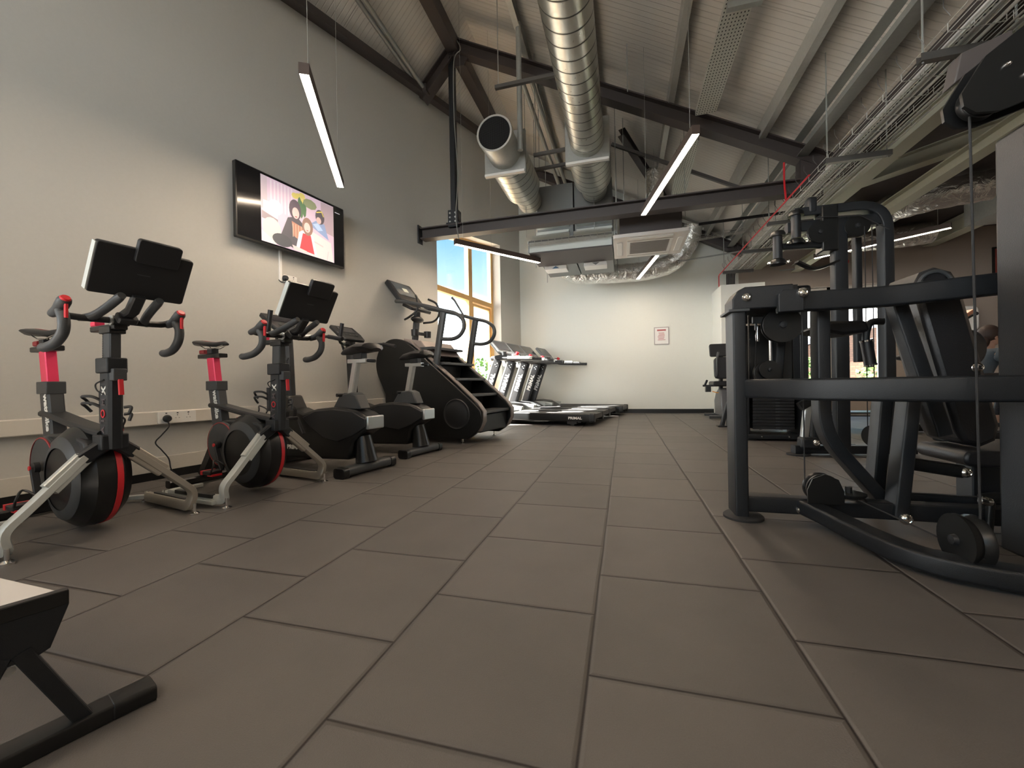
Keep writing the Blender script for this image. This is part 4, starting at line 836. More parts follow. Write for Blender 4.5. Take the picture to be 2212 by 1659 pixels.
# ================================================================== stair climber
def stair_climber():
    t = thing('stair_climber', 'tall black stair climber with handrails between the upright bikes and the treadmills', 'stair climber', (-1.756, 4.275, 0), radians(170))
    poly = [(q.x, q.y) for q in curve([V((a, b, 0)) for a, b in [(-.08, .055), (-.18, .12), (-.255, .22), (-.265, .33), (-.20, .43), (.14, .71), (.45, .955), (.70, 1.15), (.86, 1.225), (1.03, 1.225), (1.17, 1.13), (1.235, .98), (1.225, .83), (1.15, .67), (1.10, .56)]], 4)] + [(1.08, .05)]
    for y0, s in ((0, 1), (-.75, -1)):
        m = MB(); m.prism(poly, (0, y0, 0), (1, 0, 0), (0, 0, 1), -.03, .03); sp_ = m.build('side_panel', satin_black, t, bevel=.012)
        m = MB(); m.lathe([(0, .004), (.135, .004), (.15, .0), (.165, .006), (.175, 0)], (.06, y0 + s * .031, .33), (0, s, 0), 40); m.build('round_cover', black_plastic, sp_)
        m = MB(); m.bar([V((x_, y0 - s * .02, z_ + .014)) for x_, z_ in [(-.215, .13), (-.275, .24), (-.275, .35), (-.205, .44), (.13, .72), (.45, .97), (.72, 1.18)]], .075, .014, up=(0, 0, 1), c=.003)
        m.build('edge_band', M('bronze_band', (.23, .20, .19), .4, .5), sp_)
        for z0, x_ in ((0, 0), ):
            skid_foot(t, .0, y0 - s * .0); skid_foot(t, .95, y0)
        # handrail
        yy = y0 - s * .01
        m = MB(); m.sweep([(.36, yy, .86), (.30, yy, 1.2), (.24, yy, 1.50)], ell(.028, .044, 14), up=(1, 0, 0)); m.build('rail_post', grey_plastic, t)
        m = MB(); m.tube(curve([(1.0, yy - s * .08, 1.72), (.80, yy - s * .02, 1.68), (.5, yy, 1.60), (.24, yy, 1.52), (.08, yy, 1.475), (-.02, yy, 1.40), (-.035, yy, 1.30), (.03, yy, 1.215), (.14, yy, 1.185), (.30, yy, 1.20)], 6), .023, 12); m.build('handrail', grey_plastic, t)
    for k in range(6):
        zt = 1.12 - .19 * k; xt = .42 - .165 * k
        m = MB(); m.prism([(0, 0), (.0, -.03), (.20, -.03), (.22, -.19), (.24, -.19), (.24, 0)], (xt, -.375, zt), (1, 0, 0), (0, 0, 1), -.335, .335)
        if zt > .2: m.build('step', grey_plastic, t, bevel=.004)
    m = MB(); m.prism([(.5, .10), (.6, .95), (.78, 1.15), (1.02, 1.20), (1.15, 1.05), (1.15, .8), (1.04, .5), (1.04, .08)], (0, -.375, 0), (1, 0, 0), (0, 0, 1), -.34, .34); m.build('drive_housing', black_plastic, t, bevel=.01)
    m = MB(); m.prism([(.45, 1.02), (.60, 1.20), (.86, 1.24), (.80, 1.02)], (0, -.375, 0), (1, 0, 0), (0, 0, 1), -.33, .33); m.build('top_shelf', M('bronze_shelf', (.32, .27, .25), .35, .3), t, bevel=.01)
    m = MB(); m.b2((-.21, -.71, .12), (.10, -.04, .32)); m.b2((-.17, -.4, .32), (-.08, -.06, .345)); m.build('entry_step', black_plastic, t, bevel=.012)
    m = MB(); m.bar([(.95, -.375, 1.2), (.90, -.375, 1.62)], .09, .05, up=(1, 0, 0), c=.01); m.build('console_neck', grey_plastic, t)
    for s in (-1, 1):
        m = MB(); m.lathe([(0, 0), (.045, 0), (.048, .08), (.04, .08), (.038, .01), (0, .01)], (.84, -.375 + s * .13, 1.29)); m.bar([(.86, -.375, 1.33), (.84, -.375 + s * .12, 1.33)], .03, .04); m.build('cup_holder', black_plastic, t)
    m = MB(); m.ball((.90, -.375, 1.52), (.05, .12, .045)); m.build('swivel_joint', black_plastic, t)
    up_ = V((.64, 0, .77)); 
    m = MB(); m.prism(rrect(.46, .36, .03), (1.11, -.375, 1.88), (0, -1, 0), up_, -.03, .03); c_ = m.build('console', black_plastic, t, bevel=.01)
    m = MB(); m.prism(rrect(.36, .24, .01, cy=.03), (1.11, -.375, 1.88), (0, -1, 0), up_, .0305, .033); dsp = m.build('display', M('lit_display', (.10, .12, .14), .08), c_)
    m = MB(); m.prism(rrect(.10, .07, .01, cy=.03, cx=.02), (1.11, -.375, 1.88), (0, -1, 0), up_, .0332, .034); m.build('display_window', M('pale_display', (.55, .55, .45), .3, emit=.2), dsp)
    m = MB(); m.prism(rrect(.42, .17, .03), (.90, -.375, 1.66), (0, -1, 0), V((.9, 0, .44)), -.02, .02); lw = m.build('lower_console', black_plastic, t, bevel=.008)
    m = MB(); m.prism(rrect(.30, .10, .02), (.90, -.375, 1.66), (0, -1, 0), V((.9, 0, .44)), .021, .024); m.build('reflective_panel', M('mirror_panel', (.5, .5, .48), .15, .9), lw)
    m = MB(); m.tube(curve([(.95, -.56, 1.50), (.82, -.62, 1.52), (.72, -.60, 1.60), (.74, -.58, 1.74), (.82, -.50, 1.80)], 6), .014, 10); m.build('front_handle', black_plastic, t)
    m = MB(); m.tube(curve([(.95, -.19, 1.50), (.82, -.13, 1.52), (.72, -.15, 1.60), (.74, -.17, 1.74), (.82, -.25, 1.80)], 6), .014, 10); m.build('front_handle', black_plastic, t)
    m = MB(); m.tube([(.42, -.74, 1.58), (.56, -.74, 1.80), (.60, -.74, 1.84)], [.012, .014, .018], 10); m.build('speed_grip', grey_plastic, t)
    return t
stair_climber()

# ================================================================== treadmills
def treadmill(label, loc):
    t = thing('treadmill', label, 'treadmill', loc, radians(170), 'four treadmills facing the left window'); Wt = .61
    for y0, s in ((-.035, 1), (-Wt + .035, -1)):
        m = MB(); m.sweep([(.02, y0, .128), (1.55, y0, .135)], rrect(.07, .125, .02), up=(0, 0, 1)); sr = m.build('side_rail', satin_black, t)
        m = MB(); m.sweep([(-.005, y0, .128), (.07, y0, .128)], rrect(.078, .135, .025), up=(0, 0, 1)); m.build('end_cap', black_plastic, sr, bevel=.008)
        if s > 0: text('PRIMAL', .052, white_text, sr, o=(.40, y0 + .0355, .105), u=(-1, 0, 0), v=(0, 0, 1), bold=.0015, sx=1.25)
        m = MB(); m.sweep([(1.42, y0, .20), (1.62, y0, .23), (1.93, y0, .24)], rrect(.075, .10, .02), up=(0, 0, 1)); m.build('hood_side', silver_paint, t)
        m = MB(); m.sweep([(1.90, y0, .22), (1.74, y0, .68), (1.60, y0, 1.06)], rrect(.055, .15, .02), up=(1, 0, 0)); up_ = m.build('upright', black_plastic, t, bevel=.004)
        m = MB(); m.sweep([(1.965, y0, .24), (1.805, y0, .70), (1.675, y0, 1.04)], rrect(.062, .030, .010), up=(1, 0, 0)); m.build('upright_sunlit_strip', silver_paint, up_)  # silver strip paints the sunlit face of the upright
        if s > 0: text('PRIMAL', .105, white_text, up_, o=(1.757, y0 + .0285, .50), u=(-.33, 0, .944), v=(.944, 0, .33), bold=.003, sx=1.0)
        else: text('PRIMAL', .105, white_text, up_, o=(1.757, y0 + .0285, .50), u=(-.33, 0, .944), v=(.944, 0, .33), bold=.003, sx=1.0)
        m = MB()
        for dz_, dx_ in ((0, 0), (-.05, .02), (-.02, .04)): m.lathe([(0, 0), (.011, 0), (.011, .004), (0, .004)], (1.60 + dx_, y0 + .028, 1.0 + dz_), (0, 1, 0), 10)
        m.build('bolt_caps', steel, up_)
        m = MB(); m.sweep([(1.72, y0, 1.08), (1.45, y0, 1.075), (.83, y0, 1.045)], rrect(.045, .05, .016), up=(0, 0, 1)); hr = m.build('handrail', black_plastic, t)
        m = MB(); m.sweep([(1.42, y0, 1.085), (.98, y0, 1.065)], rrect(.055, .055, .02), up=(0, 0, 1)); m.build('rail_grip', silver_paint, hr)
        m = MB(); m.sweep([(1.74, y0, .98), (1.76, y0, 1.10)], rrect(.05, .07, .02), up=(1, 0, 0)); m.build('shoulder_cover', white, hr)
        m = MB(); m.cyl((.34, y0 + .02, .035), (.34, y0 - .02, .035), .035, 18); m.b2((.27, y0 - .03, .03), (.42, y0 + .03, .075)); m.build('rear_foot', black_rubber, t)
        m = MB(); m.cyl((1.5, y0 + .02, .035), (1.5, y0 - .02, .035), .035, 18); m.build('front_wheel', black_rubber, t)
    m = MB(); m.sweep([(.0, -Wt / 2, .145), (1.5, -Wt / 2, .15)], rrect(Wt - .13, .07, .03), up=(0, 0, 1)); m.build('running_belt', M('belt', (.05, .05, .052), .5, 0, .2, 300), t)
    m = MB(); m.prism([(1.42, .10), (1.45, .20), (1.60, .28), (1.80, .31), (1.97, .26), (2.02, .16), (1.98, .07), (1.45, .06)], (0, -Wt / 2, 0), (1, 0, 0), (0, 0, 1), -Wt / 2 + .07, Wt / 2 - .07); m.build('motor_hood', grey_plastic, t, bevel=.02)
    cu = V((.66, 0, .75)).normalized()
    m = MB(); m.prism(rrect(.62, .32, .05), (1.66, -Wt / 2, 1.28), (0, -1, 0), cu, -.025, .02); cn = m.build('console', M('console_grey', (.22, .24, .25), .4), t, bevel=.01)
    m = MB(); m.prism(rrect(.50, .20, .02, cy=.03), (1.66, -Wt / 2, 1.28), (0, -1, 0), cu, .0205, .023); m.build('display', M('console_glass', (.03, .03, .035), .1), cn)
    m = MB(); m.prism([(1.75, 1.12), (1.45, 1.16), (1.40, 1.12), (1.45, 1.08), (1.75, 1.06)], (0, -Wt / 2, 0), (1, 0, 0), (0, 0, 1), -Wt / 2 + .05, Wt / 2 - .05); m.build('console_tray', black_plastic, t, bevel=.012)
    m = MB(); m.cyl((1.40, -Wt / 2 - .13, 1.14), (1.40, -Wt / 2 + .13, 1.14), .018, 12); m.build('sensor_bar', steel, t)
    m = MB(); m.cyl((1.38, -Wt / 2, 1.15), (1.36, -Wt / 2, 1.19), .03, 14); m.build('stop_button', red, t)
    for s in (-1, 1):
        m = MB(); m.lathe([(0, 0), (.035, 0), (.042, .06), (.036, .06), (.03, .008), (0, .008)], (1.50, -Wt / 2 + s * .24, 1.13)); m.build('cup_holder', grey_plastic, t)
    return t
tm = treadmill('nearest of the four treadmills, its side rail facing the stair climber', (-.43, 6.14, 0))
for k, (x_, y_, lb) in enumerate(((-.35, 6.785, 'second treadmill from the stair climber'), (-.25, 7.42, 'third treadmill from the stair climber'), (-.03, 8.06, 'farthest treadmill, against the far wall'))):
    c_ = copy_tree(tm); c_.location = (x_, y_, 0); c_['label'] = lb

# ================================================================== bench in the near left corner
bl = (-1.046, .529, 0)
t = thing('low_bench', 'low bench with pale top and black crossed legs in the near left corner', 'bench', bl)
t.rotation_euler = (0, 0, radians(70))      # local +x runs along the foot bar
m = MB(); m.sweep([(-.34, 0, .016), (.09, .01, .016)], rrect(.055, .032, .005), up=(0, 0, 1)); m.sweep([(.06, .01, .016), (.128, .01, .016)], rrect(.062, .034, .010), up=(0, 0, 1)); m.build('foot_bar', satin_black, t, bevel=.002)
m = MB(); m.prism([(-.145, .285), (.003, .285), (.003, .262), (-.022, .190), (-.040, .182), (-.095, .182), (-.115, .195), (-.145, .262)], (0, .0, 0), (1, 0, 0), (0, 0, 1), -.008, .008); pl_ = m.build('leg_plate', black_frame, t, bevel=.002)
m = MB(); m.bar([(-.058, 0, .20), (.022, 0, .022)], .026, .020, up=(0, 1, 0), c=.002); m.build('leg', black_frame, t)
m = MB(); m.bar([(-.080, 0, .20), (-.16, 0, .022)], .026, .020, up=(0, 1, 0), c=.002); m.build('leg', black_frame, t)
pt = M('pale_laminate', (.62, .60, .58), .35)
m = MB(); m.prism([(-.145, .006), (-.002, .006), (-.145, .46), (-.288, .46)], (0, 0, 0), (1, 0, 0), (0, 1, 0), .268, .283); m.build('bench_top', pt, t, bevel=.003)
m = MB(); m.b2((-.148, -.009, .262), (.003, .010, .290)); m.build('end_strip', satin_black, t, bevel=.002)
m = MB(); m.prism([(-.145, .285), (.003, .285), (-.022, .190), (-.12, .190)], (-.14, .45, 0), (1, 0, 0), (0, 0, 1), -.008, .008); m.build('leg_plate', black_frame, t, bevel=.002)
m = MB(); m.bar([(-.198, .45, .20), (-.118, .45, .0)], .026, .020, up=(0, 1, 0), c=.002); m.build('leg', black_frame, t)
m = MB(); m.bar([(-.220, .45, .20), (-.30, .45, .0)], .026, .020, up=(0, 1, 0), c=.002); m.build('leg', black_frame, t)
m = MB(); m.tube([(-.07, 0.0, .17), (-.21, .45, .17)], .008, 8); m.build('tie_rod', steel, t)

# ================================================================== strength machines on the right
class Wd_:
    def __init__(s, name, label, cat, base, group=None): s.t = thing(name, label, cat, base, 0, group); s.b = V(base)
    def p(s, name, mb, mat, bevel=0, parent=None, **k):
        o = mb.build(name, mat, parent or s.t, bevel=bevel, **k)
        if parent is None: o.location = -s.b
        return o
def pulley(g, c_, ax, r, w_, name='pulley', mat=satin_black):
    m = MB(); m.lathe([(0, -w_ / 2), (r, -w_ / 2), (r, -w_ * .3), (r * .88, 0), (r, w_ * .3), (r, w_ / 2), (0, w_ / 2)], c_, ax, 32); o = g.p(name, m, mat)
    m = MB(); m.lathe([(0, 0), (r * .22, 0), (r * .18, .012), (0, .014)], V(c_) + V(ax) * w_ / 2, ax, 14); m.build('pulley_hub', black_plastic, o); m = MB(); m.lathe([(0, 0), (r * .22, 0), (r * .18, .012), (0, .014)], V(c_) - V(ax) * w_ / 2, -V(ax), 14); m.build('pulley_hub', black_plastic, o)
    return o
def cap(g, c_, ax=(0, -1, 0), r=.018):
    m = MB(); m.lathe([(0, .014), (r * .35, .013), (r * .42, .010), (r * .55, .012), (r * .85, .007), (r, 0), (r, -.006)], c_, ax, 20); return g.p('chrome_cap', m, chrome)
g = Wd_('multi_gym', 'large black cable machine with curved rails filling the right foreground', 'gym machine', (.53, 2.2, 0))
m = MB(); m.sweep([(.535, 2.225, .015), (.535, 2.225, 1.0)], rrect(.058, .15, .008), up=(0, 1, 0)); g.p('front_post', m, black_frame)
m = MB(); m.lathe([(0, .0), (.088, 0), (.088, .010), (.078, .018), (0, .018)], (.55, 2.2, 0), n=36); g.p('foot_plate', m, black_rubber)
m = MB(); m.sweep([(.56, 2.2, .075), (1.95, 2.2, .075)], rrect(.07, .075, .008)); g.p('base_rail', m, black_frame)
m = MB(); m.sweep(curve([(.80, 2.19, .075), (.85, 2.06, .065), (.90, 1.86, .055), (.97, 1.70, .05), (1.10, 1.62, .048), (1.30, 1.59, .048), (1.7, 1.62, .048)], 7), rrect(.085, .065, .012)); g.p('curved_base_tube', m, black_frame)
m = MB(); m.sweep(curve([(.56, 2.19, .625), (.66, 2.0, .625), (.78, 1.85, .625), (1.0, 1.74, .625), (1.24, 1.70, .625), (1.7, 1.74, .625)], 8), rrect(.05, .088, .012)); g.p('curved_waist_rail', m, black_frame)
m = MB(); m.prism([(.505, 1.0), (.505, 1.05), (.53, 1.09), (.56, 1.105), (.76, 1.105), (.76, 1.0)], (0, 2.225, 0), (1, 0, 0), (0, 0, 1), -.08, .08); g.p('top_housing', m, black_frame, .006)
m = MB(); m.box((.53, 2.22, .995), (.09, .18, .012)); g.p('housing_ledge', m, grey_plastic, .002)
m = MB(); m.prism([(.62, 1.10), (.70, 1.135), (.84, 1.135), (.84, 1.08), (.62, 1.08)], (0, 2.33, 0), (1, 0, 0), (0, 0, 1), -.006, .006); tp = g.p('top_guard', m, satin_black)
m = MB(); m.prism(rrect(.05, .016, .007), (.75, 2.322, 1.125), (1, 0, 0), (0, 0, 1), 0, .003); m.build('oval_badge', M('badge', (.30, .18, .15), .4), tp)
m = MB(); m.sweep(rpath([(.70, 2.16, 1.02), (1.12, 2.17, 1.022), (1.62, 2.10, 1.045), (1.9, 2.05, 1.055)], .06), rrect(.06, .088, .010)); g.p('top_beam', m, black_frame)
m = MB(); m.prism([(-.05, -.05), (.05, -.05), (.05, .05), (-.03, .05), (-.05, .03)], (.73, 2.12, 1.02), (1, 0, 0), (0, 0, 1), 0, .03); g.p('beam_end', m, black_frame, .004)
cap(g, (.565, 2.143, 1.055), r=.022); cap(g, (.775, 2.085, 1.05), r=.022); cap(g, (.775, 2.162, .06), r=.016); cap(g, (1.165, 2.135, .055), r=.025); cap(g, (1.40, 2.18, .255), r=.022); cap(g, (1.285, 1.595, .558), r=.013); cap(g, (1.33, 1.595, .558), r=.013); cap(g, (1.36, 2.05, .70), r=.018)
m = MB(); m.sweep(rpath([(.93, 2.32, 1.0), (.93, 2.32, .40), (1.19, 2.32, .06)], .12, 8), rrect(.055, .09, .008), up=(0, 1, 0)); g.p('bent_post', m, black_frame)
m = MB(); m.sweep([(.80, 2.42, 1.04), (.765, 2.42, .62)], rrect(.04, .08, .006), up=(0, 1, 0)); g.p('slanted_strut', m, black_frame)
m = MB(); m.sweep([(1.155, 2.19, .05), (1.215, 2.19, .64)], rrect(.052, .09, .008), up=(0, 1, 0)); g.p('seat_frame_post', m, black_frame)
m = MB(); m.sweep([(1.21, 2.47, .03), (1.26, 2.47, .62)], rrect(.052, .09, .008), up=(0, 1, 0)); g.p('seat_frame_post', m, black_frame)
m = MB(); m.sweep([(1.235, 2.32, 1.02), (1.40, 2.32, .40)], rrect(.06, .07, .008), up=(0, 1, 0)); g.p('back_frame', m, black_frame)
m = MB(); m.prism([(1.315, 1.09), (1.345, 1.155), (1.40, 1.175), (1.46, 1.15), (1.49, 1.09), (1.625, .44), (1.61, .37), (1.555, .34), (1.49, .36), (1.465, .42)], (0, 2.46, 0), (1, 0, 0), (0, 0, 1), -.13, .13); bp_ = g.p('back_pad', m, vinyl, .022)
m = MB(); m.tube(curve([(1.315, 2.325, 1.06), (1.345, 2.325, 1.13), (1.40, 2.325, 1.15), (1.445, 2.325, 1.12), (1.455, 2.325, 1.06)], 5), .008, 8); m.build('pad_piping', grey_plastic, bp_)
m = MB(); m.prism(rrect(.42, .07, .03), (1.66, 2.42, .30), (1, 0, 0), (0, 0, 1), -.16, .16); g.p('seat_pad', m, vinyl, .012)
m = MB(); m.b2((1.50, 2.30, .08), (1.60, 2.40, .27)); g.p('seat_column', m, black_frame, .006)
m = MB(); m.cyl((1.20, 2.22, .285), (1.40, 2.20, .255), .028, 18); g.p('ankle_roller', m, satin_black)
m = MB(); m.tube([(1.42, 2.14, .16), (1.47, 2.14, .165), (1.75, 2.10, .145)], [.018, .022, .022], 14); m.cyl((1.455, 2.14, .16), (1.445, 2.14, .02), .014, 10); g.p('foot_lever', m, satin_black)
m = MB(); m.lathe([(0, 0), (.016, 0), (.020, .02), (.014, .035), (0, .035)], (1.44, 2.12, .15), (-1, 0, .1)); g.p('lever_knob', m, chrome)
m = MB(); m.sweep(curve([(1.20, 2.3, .115), (1.5, 2.28, .11), (1.9, 2.2, .13)], 5), rrect(.04, .045, .01)); g.p('rear_cross_tube', m, black_frame)
m = MB(); m.b2((1.285, 1.70, .05), (1.56, 1.86, 1.50)); g.p('corner_post', m, black_frame, .012)
m = MB(); m.b2((1.27, 1.60, .535), (1.56, 1.69, .58)); g.p('clamp_plate', m, black_frame, .004)
m = MB()
for y0 in (1.62, 1.70): m.prism([(1.04, 1.555), (1.045, 1.515), (1.075, 1.49), (1.13, 1.485), (1.5, 1.60), (1.5, 1.80), (1.28, 1.80), (1.10, 1.66)], (0, y0, 0), (1, 0, 0), (0, 0, 1), -.006, .006)
pc = g.p('pulley_cover', m, satin_black)
m = MB(); m.prism([(1.12, 1.68), (1.28, 1.79), (1.28, 1.83), (1.14, 1.78)], (0, 1.80, 0), (1, 0, 0), (0, 0, 1), -.03, .03); g.p('cover_bracket', m, M('pinkish_grey_bracket', (.07, .06, .058), .5), .004)
cap(g, (1.15, 1.614, 1.62), r=.009); cap(g, (1.20, 1.614, 1.585), r=.012)
pulley(g, (1.115, 1.66, 1.545), (0, 1, 0), .055, .03)
pulley(g, (1.075, 1.68, .128), (1, 0, 0), .085, .055)
m = MB(); m.b2((1.055, 1.61, .02), (1.10, 1.72, .10)); g.p('pulley_block', m, satin_black, .004)
pulley(g, (.865, 2.17, .165), (0, 1, 0), .068, .05); pulley(g, (.975, 2.18, .13), (0, 0, 1), .065, .035)
m = MB(); m.cyl((.975, 2.18, .14), (.975, 2.18, .175), .014, 8); g.p('pulley_bolt', m, black_plastic)
m = MB(); m.prism([(-.07, -.06), (.07, -.06), (.07, .0), (.05, .05), (.0, .072), (-.05, .05), (-.07, 0)], (.865, 2.13, .165), (1, 0, 0), (0, 0, 1), -.004, .004); g.p('pulley_guard', m, satin_black)
pulley(g, (.745, 2.26, .93), (0, 1, 0), .085, .04); pulley(g, (.70, 2.33, .70), (0, 1, 0), .06, .04)
for nm, pts, r_ in (('cable', [(1.085, 1.655, 1.50), (1.098, 1.655, .14)], .0035), ('cable', [(1.07, 1.66, .10), (.985, 2.12, .13)], .003), ('cable', [(.80, 2.17, .17), (.80, 2.17, .98)], .003), ('cable', [(.66, 2.33, .99), (.645, 2.33, .66)], .003), ('guide_rod', [(.63, 2.36, 1.0), (.63, 2.36, .66)], .005), ('guide_rod', [(.725, 2.36, 1.0), (.725, 2.36, .66)], .006), ('guide_rod', [(.737, 2.38, 1.0), (.737, 2.38, .66)], .004)):
    m = MB(); m.tube(pts, r_, 8); g.p(nm, m, black_rubber if nm == 'cable' else chrome)
m = MB(); m.lathe([(0, 0), (.008, 0), (.010, .03), (.006, .05), (.008, .07), (.004, .09), (0, .09)], (.66, 2.33, .86)); g.p('cable_end', m, chrome)
m = MB(); m.box((.665, 2.30, .965), (.07, .02, .035)); m.box((.645, 2.30, .94), (.008, .02, .05)); m.box((.685, 2.30, .94), (.008, .02, .05)); g.p('cable_bracket', m, black_plastic, .002)
m = MB(); m.b2((.585, 2.44, .62), (.86, 2.50, 1.06)); g.p('rear_guard', m, satin_black, .01)
m = MB(); m.b2((.60, 2.435, .955), (.72, 2.44, .965)); g.p('guard_label', m, M('tan_label', (.55, .45, .36), .6))
# D handle hanging between post and pad
m = MB(); m.tube(rpath([(1.28, 2.5, .95), (1.22, 2.5, .955), (1.20, 2.5, .88), (1.22, 2.5, .72)], .05), .017, 12); g.p('curved_handle', m, black_frame)
m = MB(); m.tube([(1.204, 2.5, .86), (1.222, 2.5, .73)], .026, 16); hg = g.p('hand_grip', m, vinyl)
m = MB()
for z_ in (.86, .735): m.tube([(1.204 + (.86 - z_) * .14, 2.5, z_), (1.206 + (.86 - z_) * .14, 2.5, z_ - .008)], .028, 16)
m.build('grip_ring', chrome, hg)
m = MB(); m.prism([(.96, .93), (1.05, .965), (1.2, .96), (1.22, .90), (1.1, .89), (1.02, .91)], (0, 2.6, 0), (1, 0, 0), (0, 0, 1), -.12, .12); g.p('arm_pad', m, vinyl, .015)
pulley(g, (.70, 2.30, .715), (0, 1, 0), .045, .03)

# cable tower with arched top
g = Wd_('cable_tower', 'tall black pulldown tower with arched top tube behind the large cable machine', 'gym machine', (1.8, 4.15, 0))
m = MB(); m.sweep([(1.79, 4.1, .06), (1.79, 4.1, 2.02)], rrect(.10, .09, .008), up=(0, 1, 0)); g.p('upright', m, black_frame)
m = MB(); m.sweep(rpath([(2.12, 4.1, .06), (2.12, 4.1, 2.10), (1.45, 4.1, 2.10)], .22, 9), rrect(.075, .11, .010), up=(0, 1, 0)); g.p('arched_upright', m, black_frame)
m = MB(); m.sweep([(1.99, 4.25, .8), (1.99, 4.25, 1.92)], rrect(.05, .07, .008), up=(0, 1, 0)); g.p('inner_upright', m, black_frame)
m = MB(); m.sweep([(1.42, 4.08, .05), (2.35, 4.2, .05)], rrect(.08, .07, .01)); g.p('base_rail', m, black_frame)
m = MB(); m.sweep([(1.9, 4.2, .05), (2.0, 5.3, .05)], rrect(.08, .07, .01)); g.p('base_rail', m, black_frame)
m = MB(); m.lathe([(0, 0), (.09, 0), (.09, .012), (0, .02)], (1.46, 4.08, 0)); g.p('foot_plate', m, black_rubber)
m = MB(); m.b2((1.46, 4.0, .06), (1.60, 4.12, .16)); g.p('foot_bracket', m, black_frame, .02)
cap(g, (1.565, 3.995, .12), r=.028)
m = MB(); m.sweep([(1.50, 4.08, .12), (1.545, 4.08, .52)], rrect(.05, .06, .006), up=(0, 1, 0)); ap = g.p('adjuster_post', m, steel)
m = MB(); m.sweep([(1.47, 4.07, .42), (1.60, 4.07, .50)], rrect(.08, .07, .02)); g.p('knee_clamp', m, satin_black)
m = MB(); m.sweep([(1.60, 4.1, .10), (1.62, 4.1, .58)], rrect(.07, .08, .008), up=(0, 1, 0)); g.p('seat_post', m, black_frame)
m = MB(); m.prism(rrect(.34, .08, .03), (1.56, 4.1, .60), (1, 0, 0), (0, 0, 1), -.18, .18); g.p('seat_pad', m, vinyl, .012)
m = MB(); m.sweep([(1.40, 4.1, 1.98), (2.1, 4.1, 1.98)], rrect(.08, .09, .01)); g.p('top_arm', m, black_frame)
m = MB(); m.sweep([(1.33, 4.0, 1.80), (1.75, 4.08, 1.80)], rrect(.05, .05, .01)); g.p('lower_arm', m, black_frame)
m = MB(); m.b2((1.64, 4.02, 1.74), (1.76, 4.16, 2.12)); g.p('swivel_plate', m, satin_black, .01)
m = MB(); m.b2((1.55, 4.04, 2.08), (1.62, 4.14, 2.22)); g.p('top_block', m, black_frame, .02)
for x_, z_ in ((1.44, 1.86), (1.30, 1.70)):
    m = MB(); m.cyl((x_, 4.0, z_), (x_, 4.0, z_ + .20), .036, 18); g.p('swivel_roller', m, black_frame)
    m = MB()
    for zz in (z_ - .03, z_ + .21): m = MB(); m.lathe([(0, -.02), (.06, -.02), (.06, 0), (.05, .02), (0, .02)], (x_, 4.0, zz)); g.p('roller_flange', m, satin_black)
    for dx_ in (-.07, .07): cap(g, (x_ + dx_, 3.96, z_ - .04), ax=(0, -.6, .8), r=.022)
pulley(g, (1.62, 4.02, 1.9), (0, 1, 0), .09, .03); pulley(g, (1.90, 4.05, 1.93), (0, 1, 0), .09, .03); pulley(g, (1.96, 3.95, .19), (.8, .6, 0), .09, .05)
m = MB(); m.tube([(1.60, 4.0, 2.02), (1.90, 4.0, 2.0), (2.10, 4.0, 1.86)], .004, 6); g.p('cable', m, black_rubber)
for x_ in (1.97, 1.92): m = MB(); m.tube([(x_, 3.98, 1.9), (x_, 3.98, .2)], .004, 6); g.p('cable', m, black_rubber)
m = MB(); m.b2((1.80, 4.13, 1.86), (1.98, 4.14, 1.93)); g.p('cream_label', m, M('cream_label', (.45, .44, .38), .6))
m = MB(); m.sweep(curve([(1.44, 4.0, 1.66), (1.60, 4.05, 1.60), (1.78, 4.08, 1.66)], 5), rrect(.05, .02, .004)); g.p('lower_yoke', m, satin_black)
# selector stack machine
g = Wd_('weight_stack_machine', 'black weight stack tower standing behind the left post of the large cable machine', 'gym machine', (1.55, 5.0, 0))
m = MB(); m.b2((1.25, 4.95, .06), (1.32, 5.35, 1.56)); m.b2((1.80, 4.95, .06), (1.88, 5.35, 1.56)); g.p('side_frame', m, black_frame, .01)
m = MB(); m.b2((1.32, 5.28, .10), (1.80, 5.31, 1.54)); g.p('shroud', m, satin_black)
m = MB(); m.b2((1.24, 4.9, 1.52), (1.9, 5.38, 1.64)); g.p('top_cover', m, black_frame, .03)
m = MB(); m.b2((1.22, 4.92, .02), (1.92, 5.38, .07)); bf = g.p('base_frame', m, black_frame, .006)
for x_ in (1.42, 1.68): cap(g, (x_, 4.915, .048), r=.012)
for k in range(13):
    m = MB(); m.b2((1.36, 5.0, .12 + k * .034), (1.76, 5.18, .15 + k * .034)); pl_ = g.p('weight_plate', m, black_plastic, .002)
    m = MB(); m.b2((1.58, 4.997, .128 + k * .034), (1.62, 5.0, .142 + k * .034)); m.build('plate_number', grey_plastic, pl_)
for x_ in (1.46, 1.66): m = MB(); m.tube([(x_, 5.09, .10), (x_, 5.09, 1.52)], .010, 10); g.p('guide_rod', m, chrome)
m = MB(); m.tube([(1.56, 5.05, .56), (1.56, 5.05, 1.5)], .004, 6); g.p('cable', m, black_rubber)
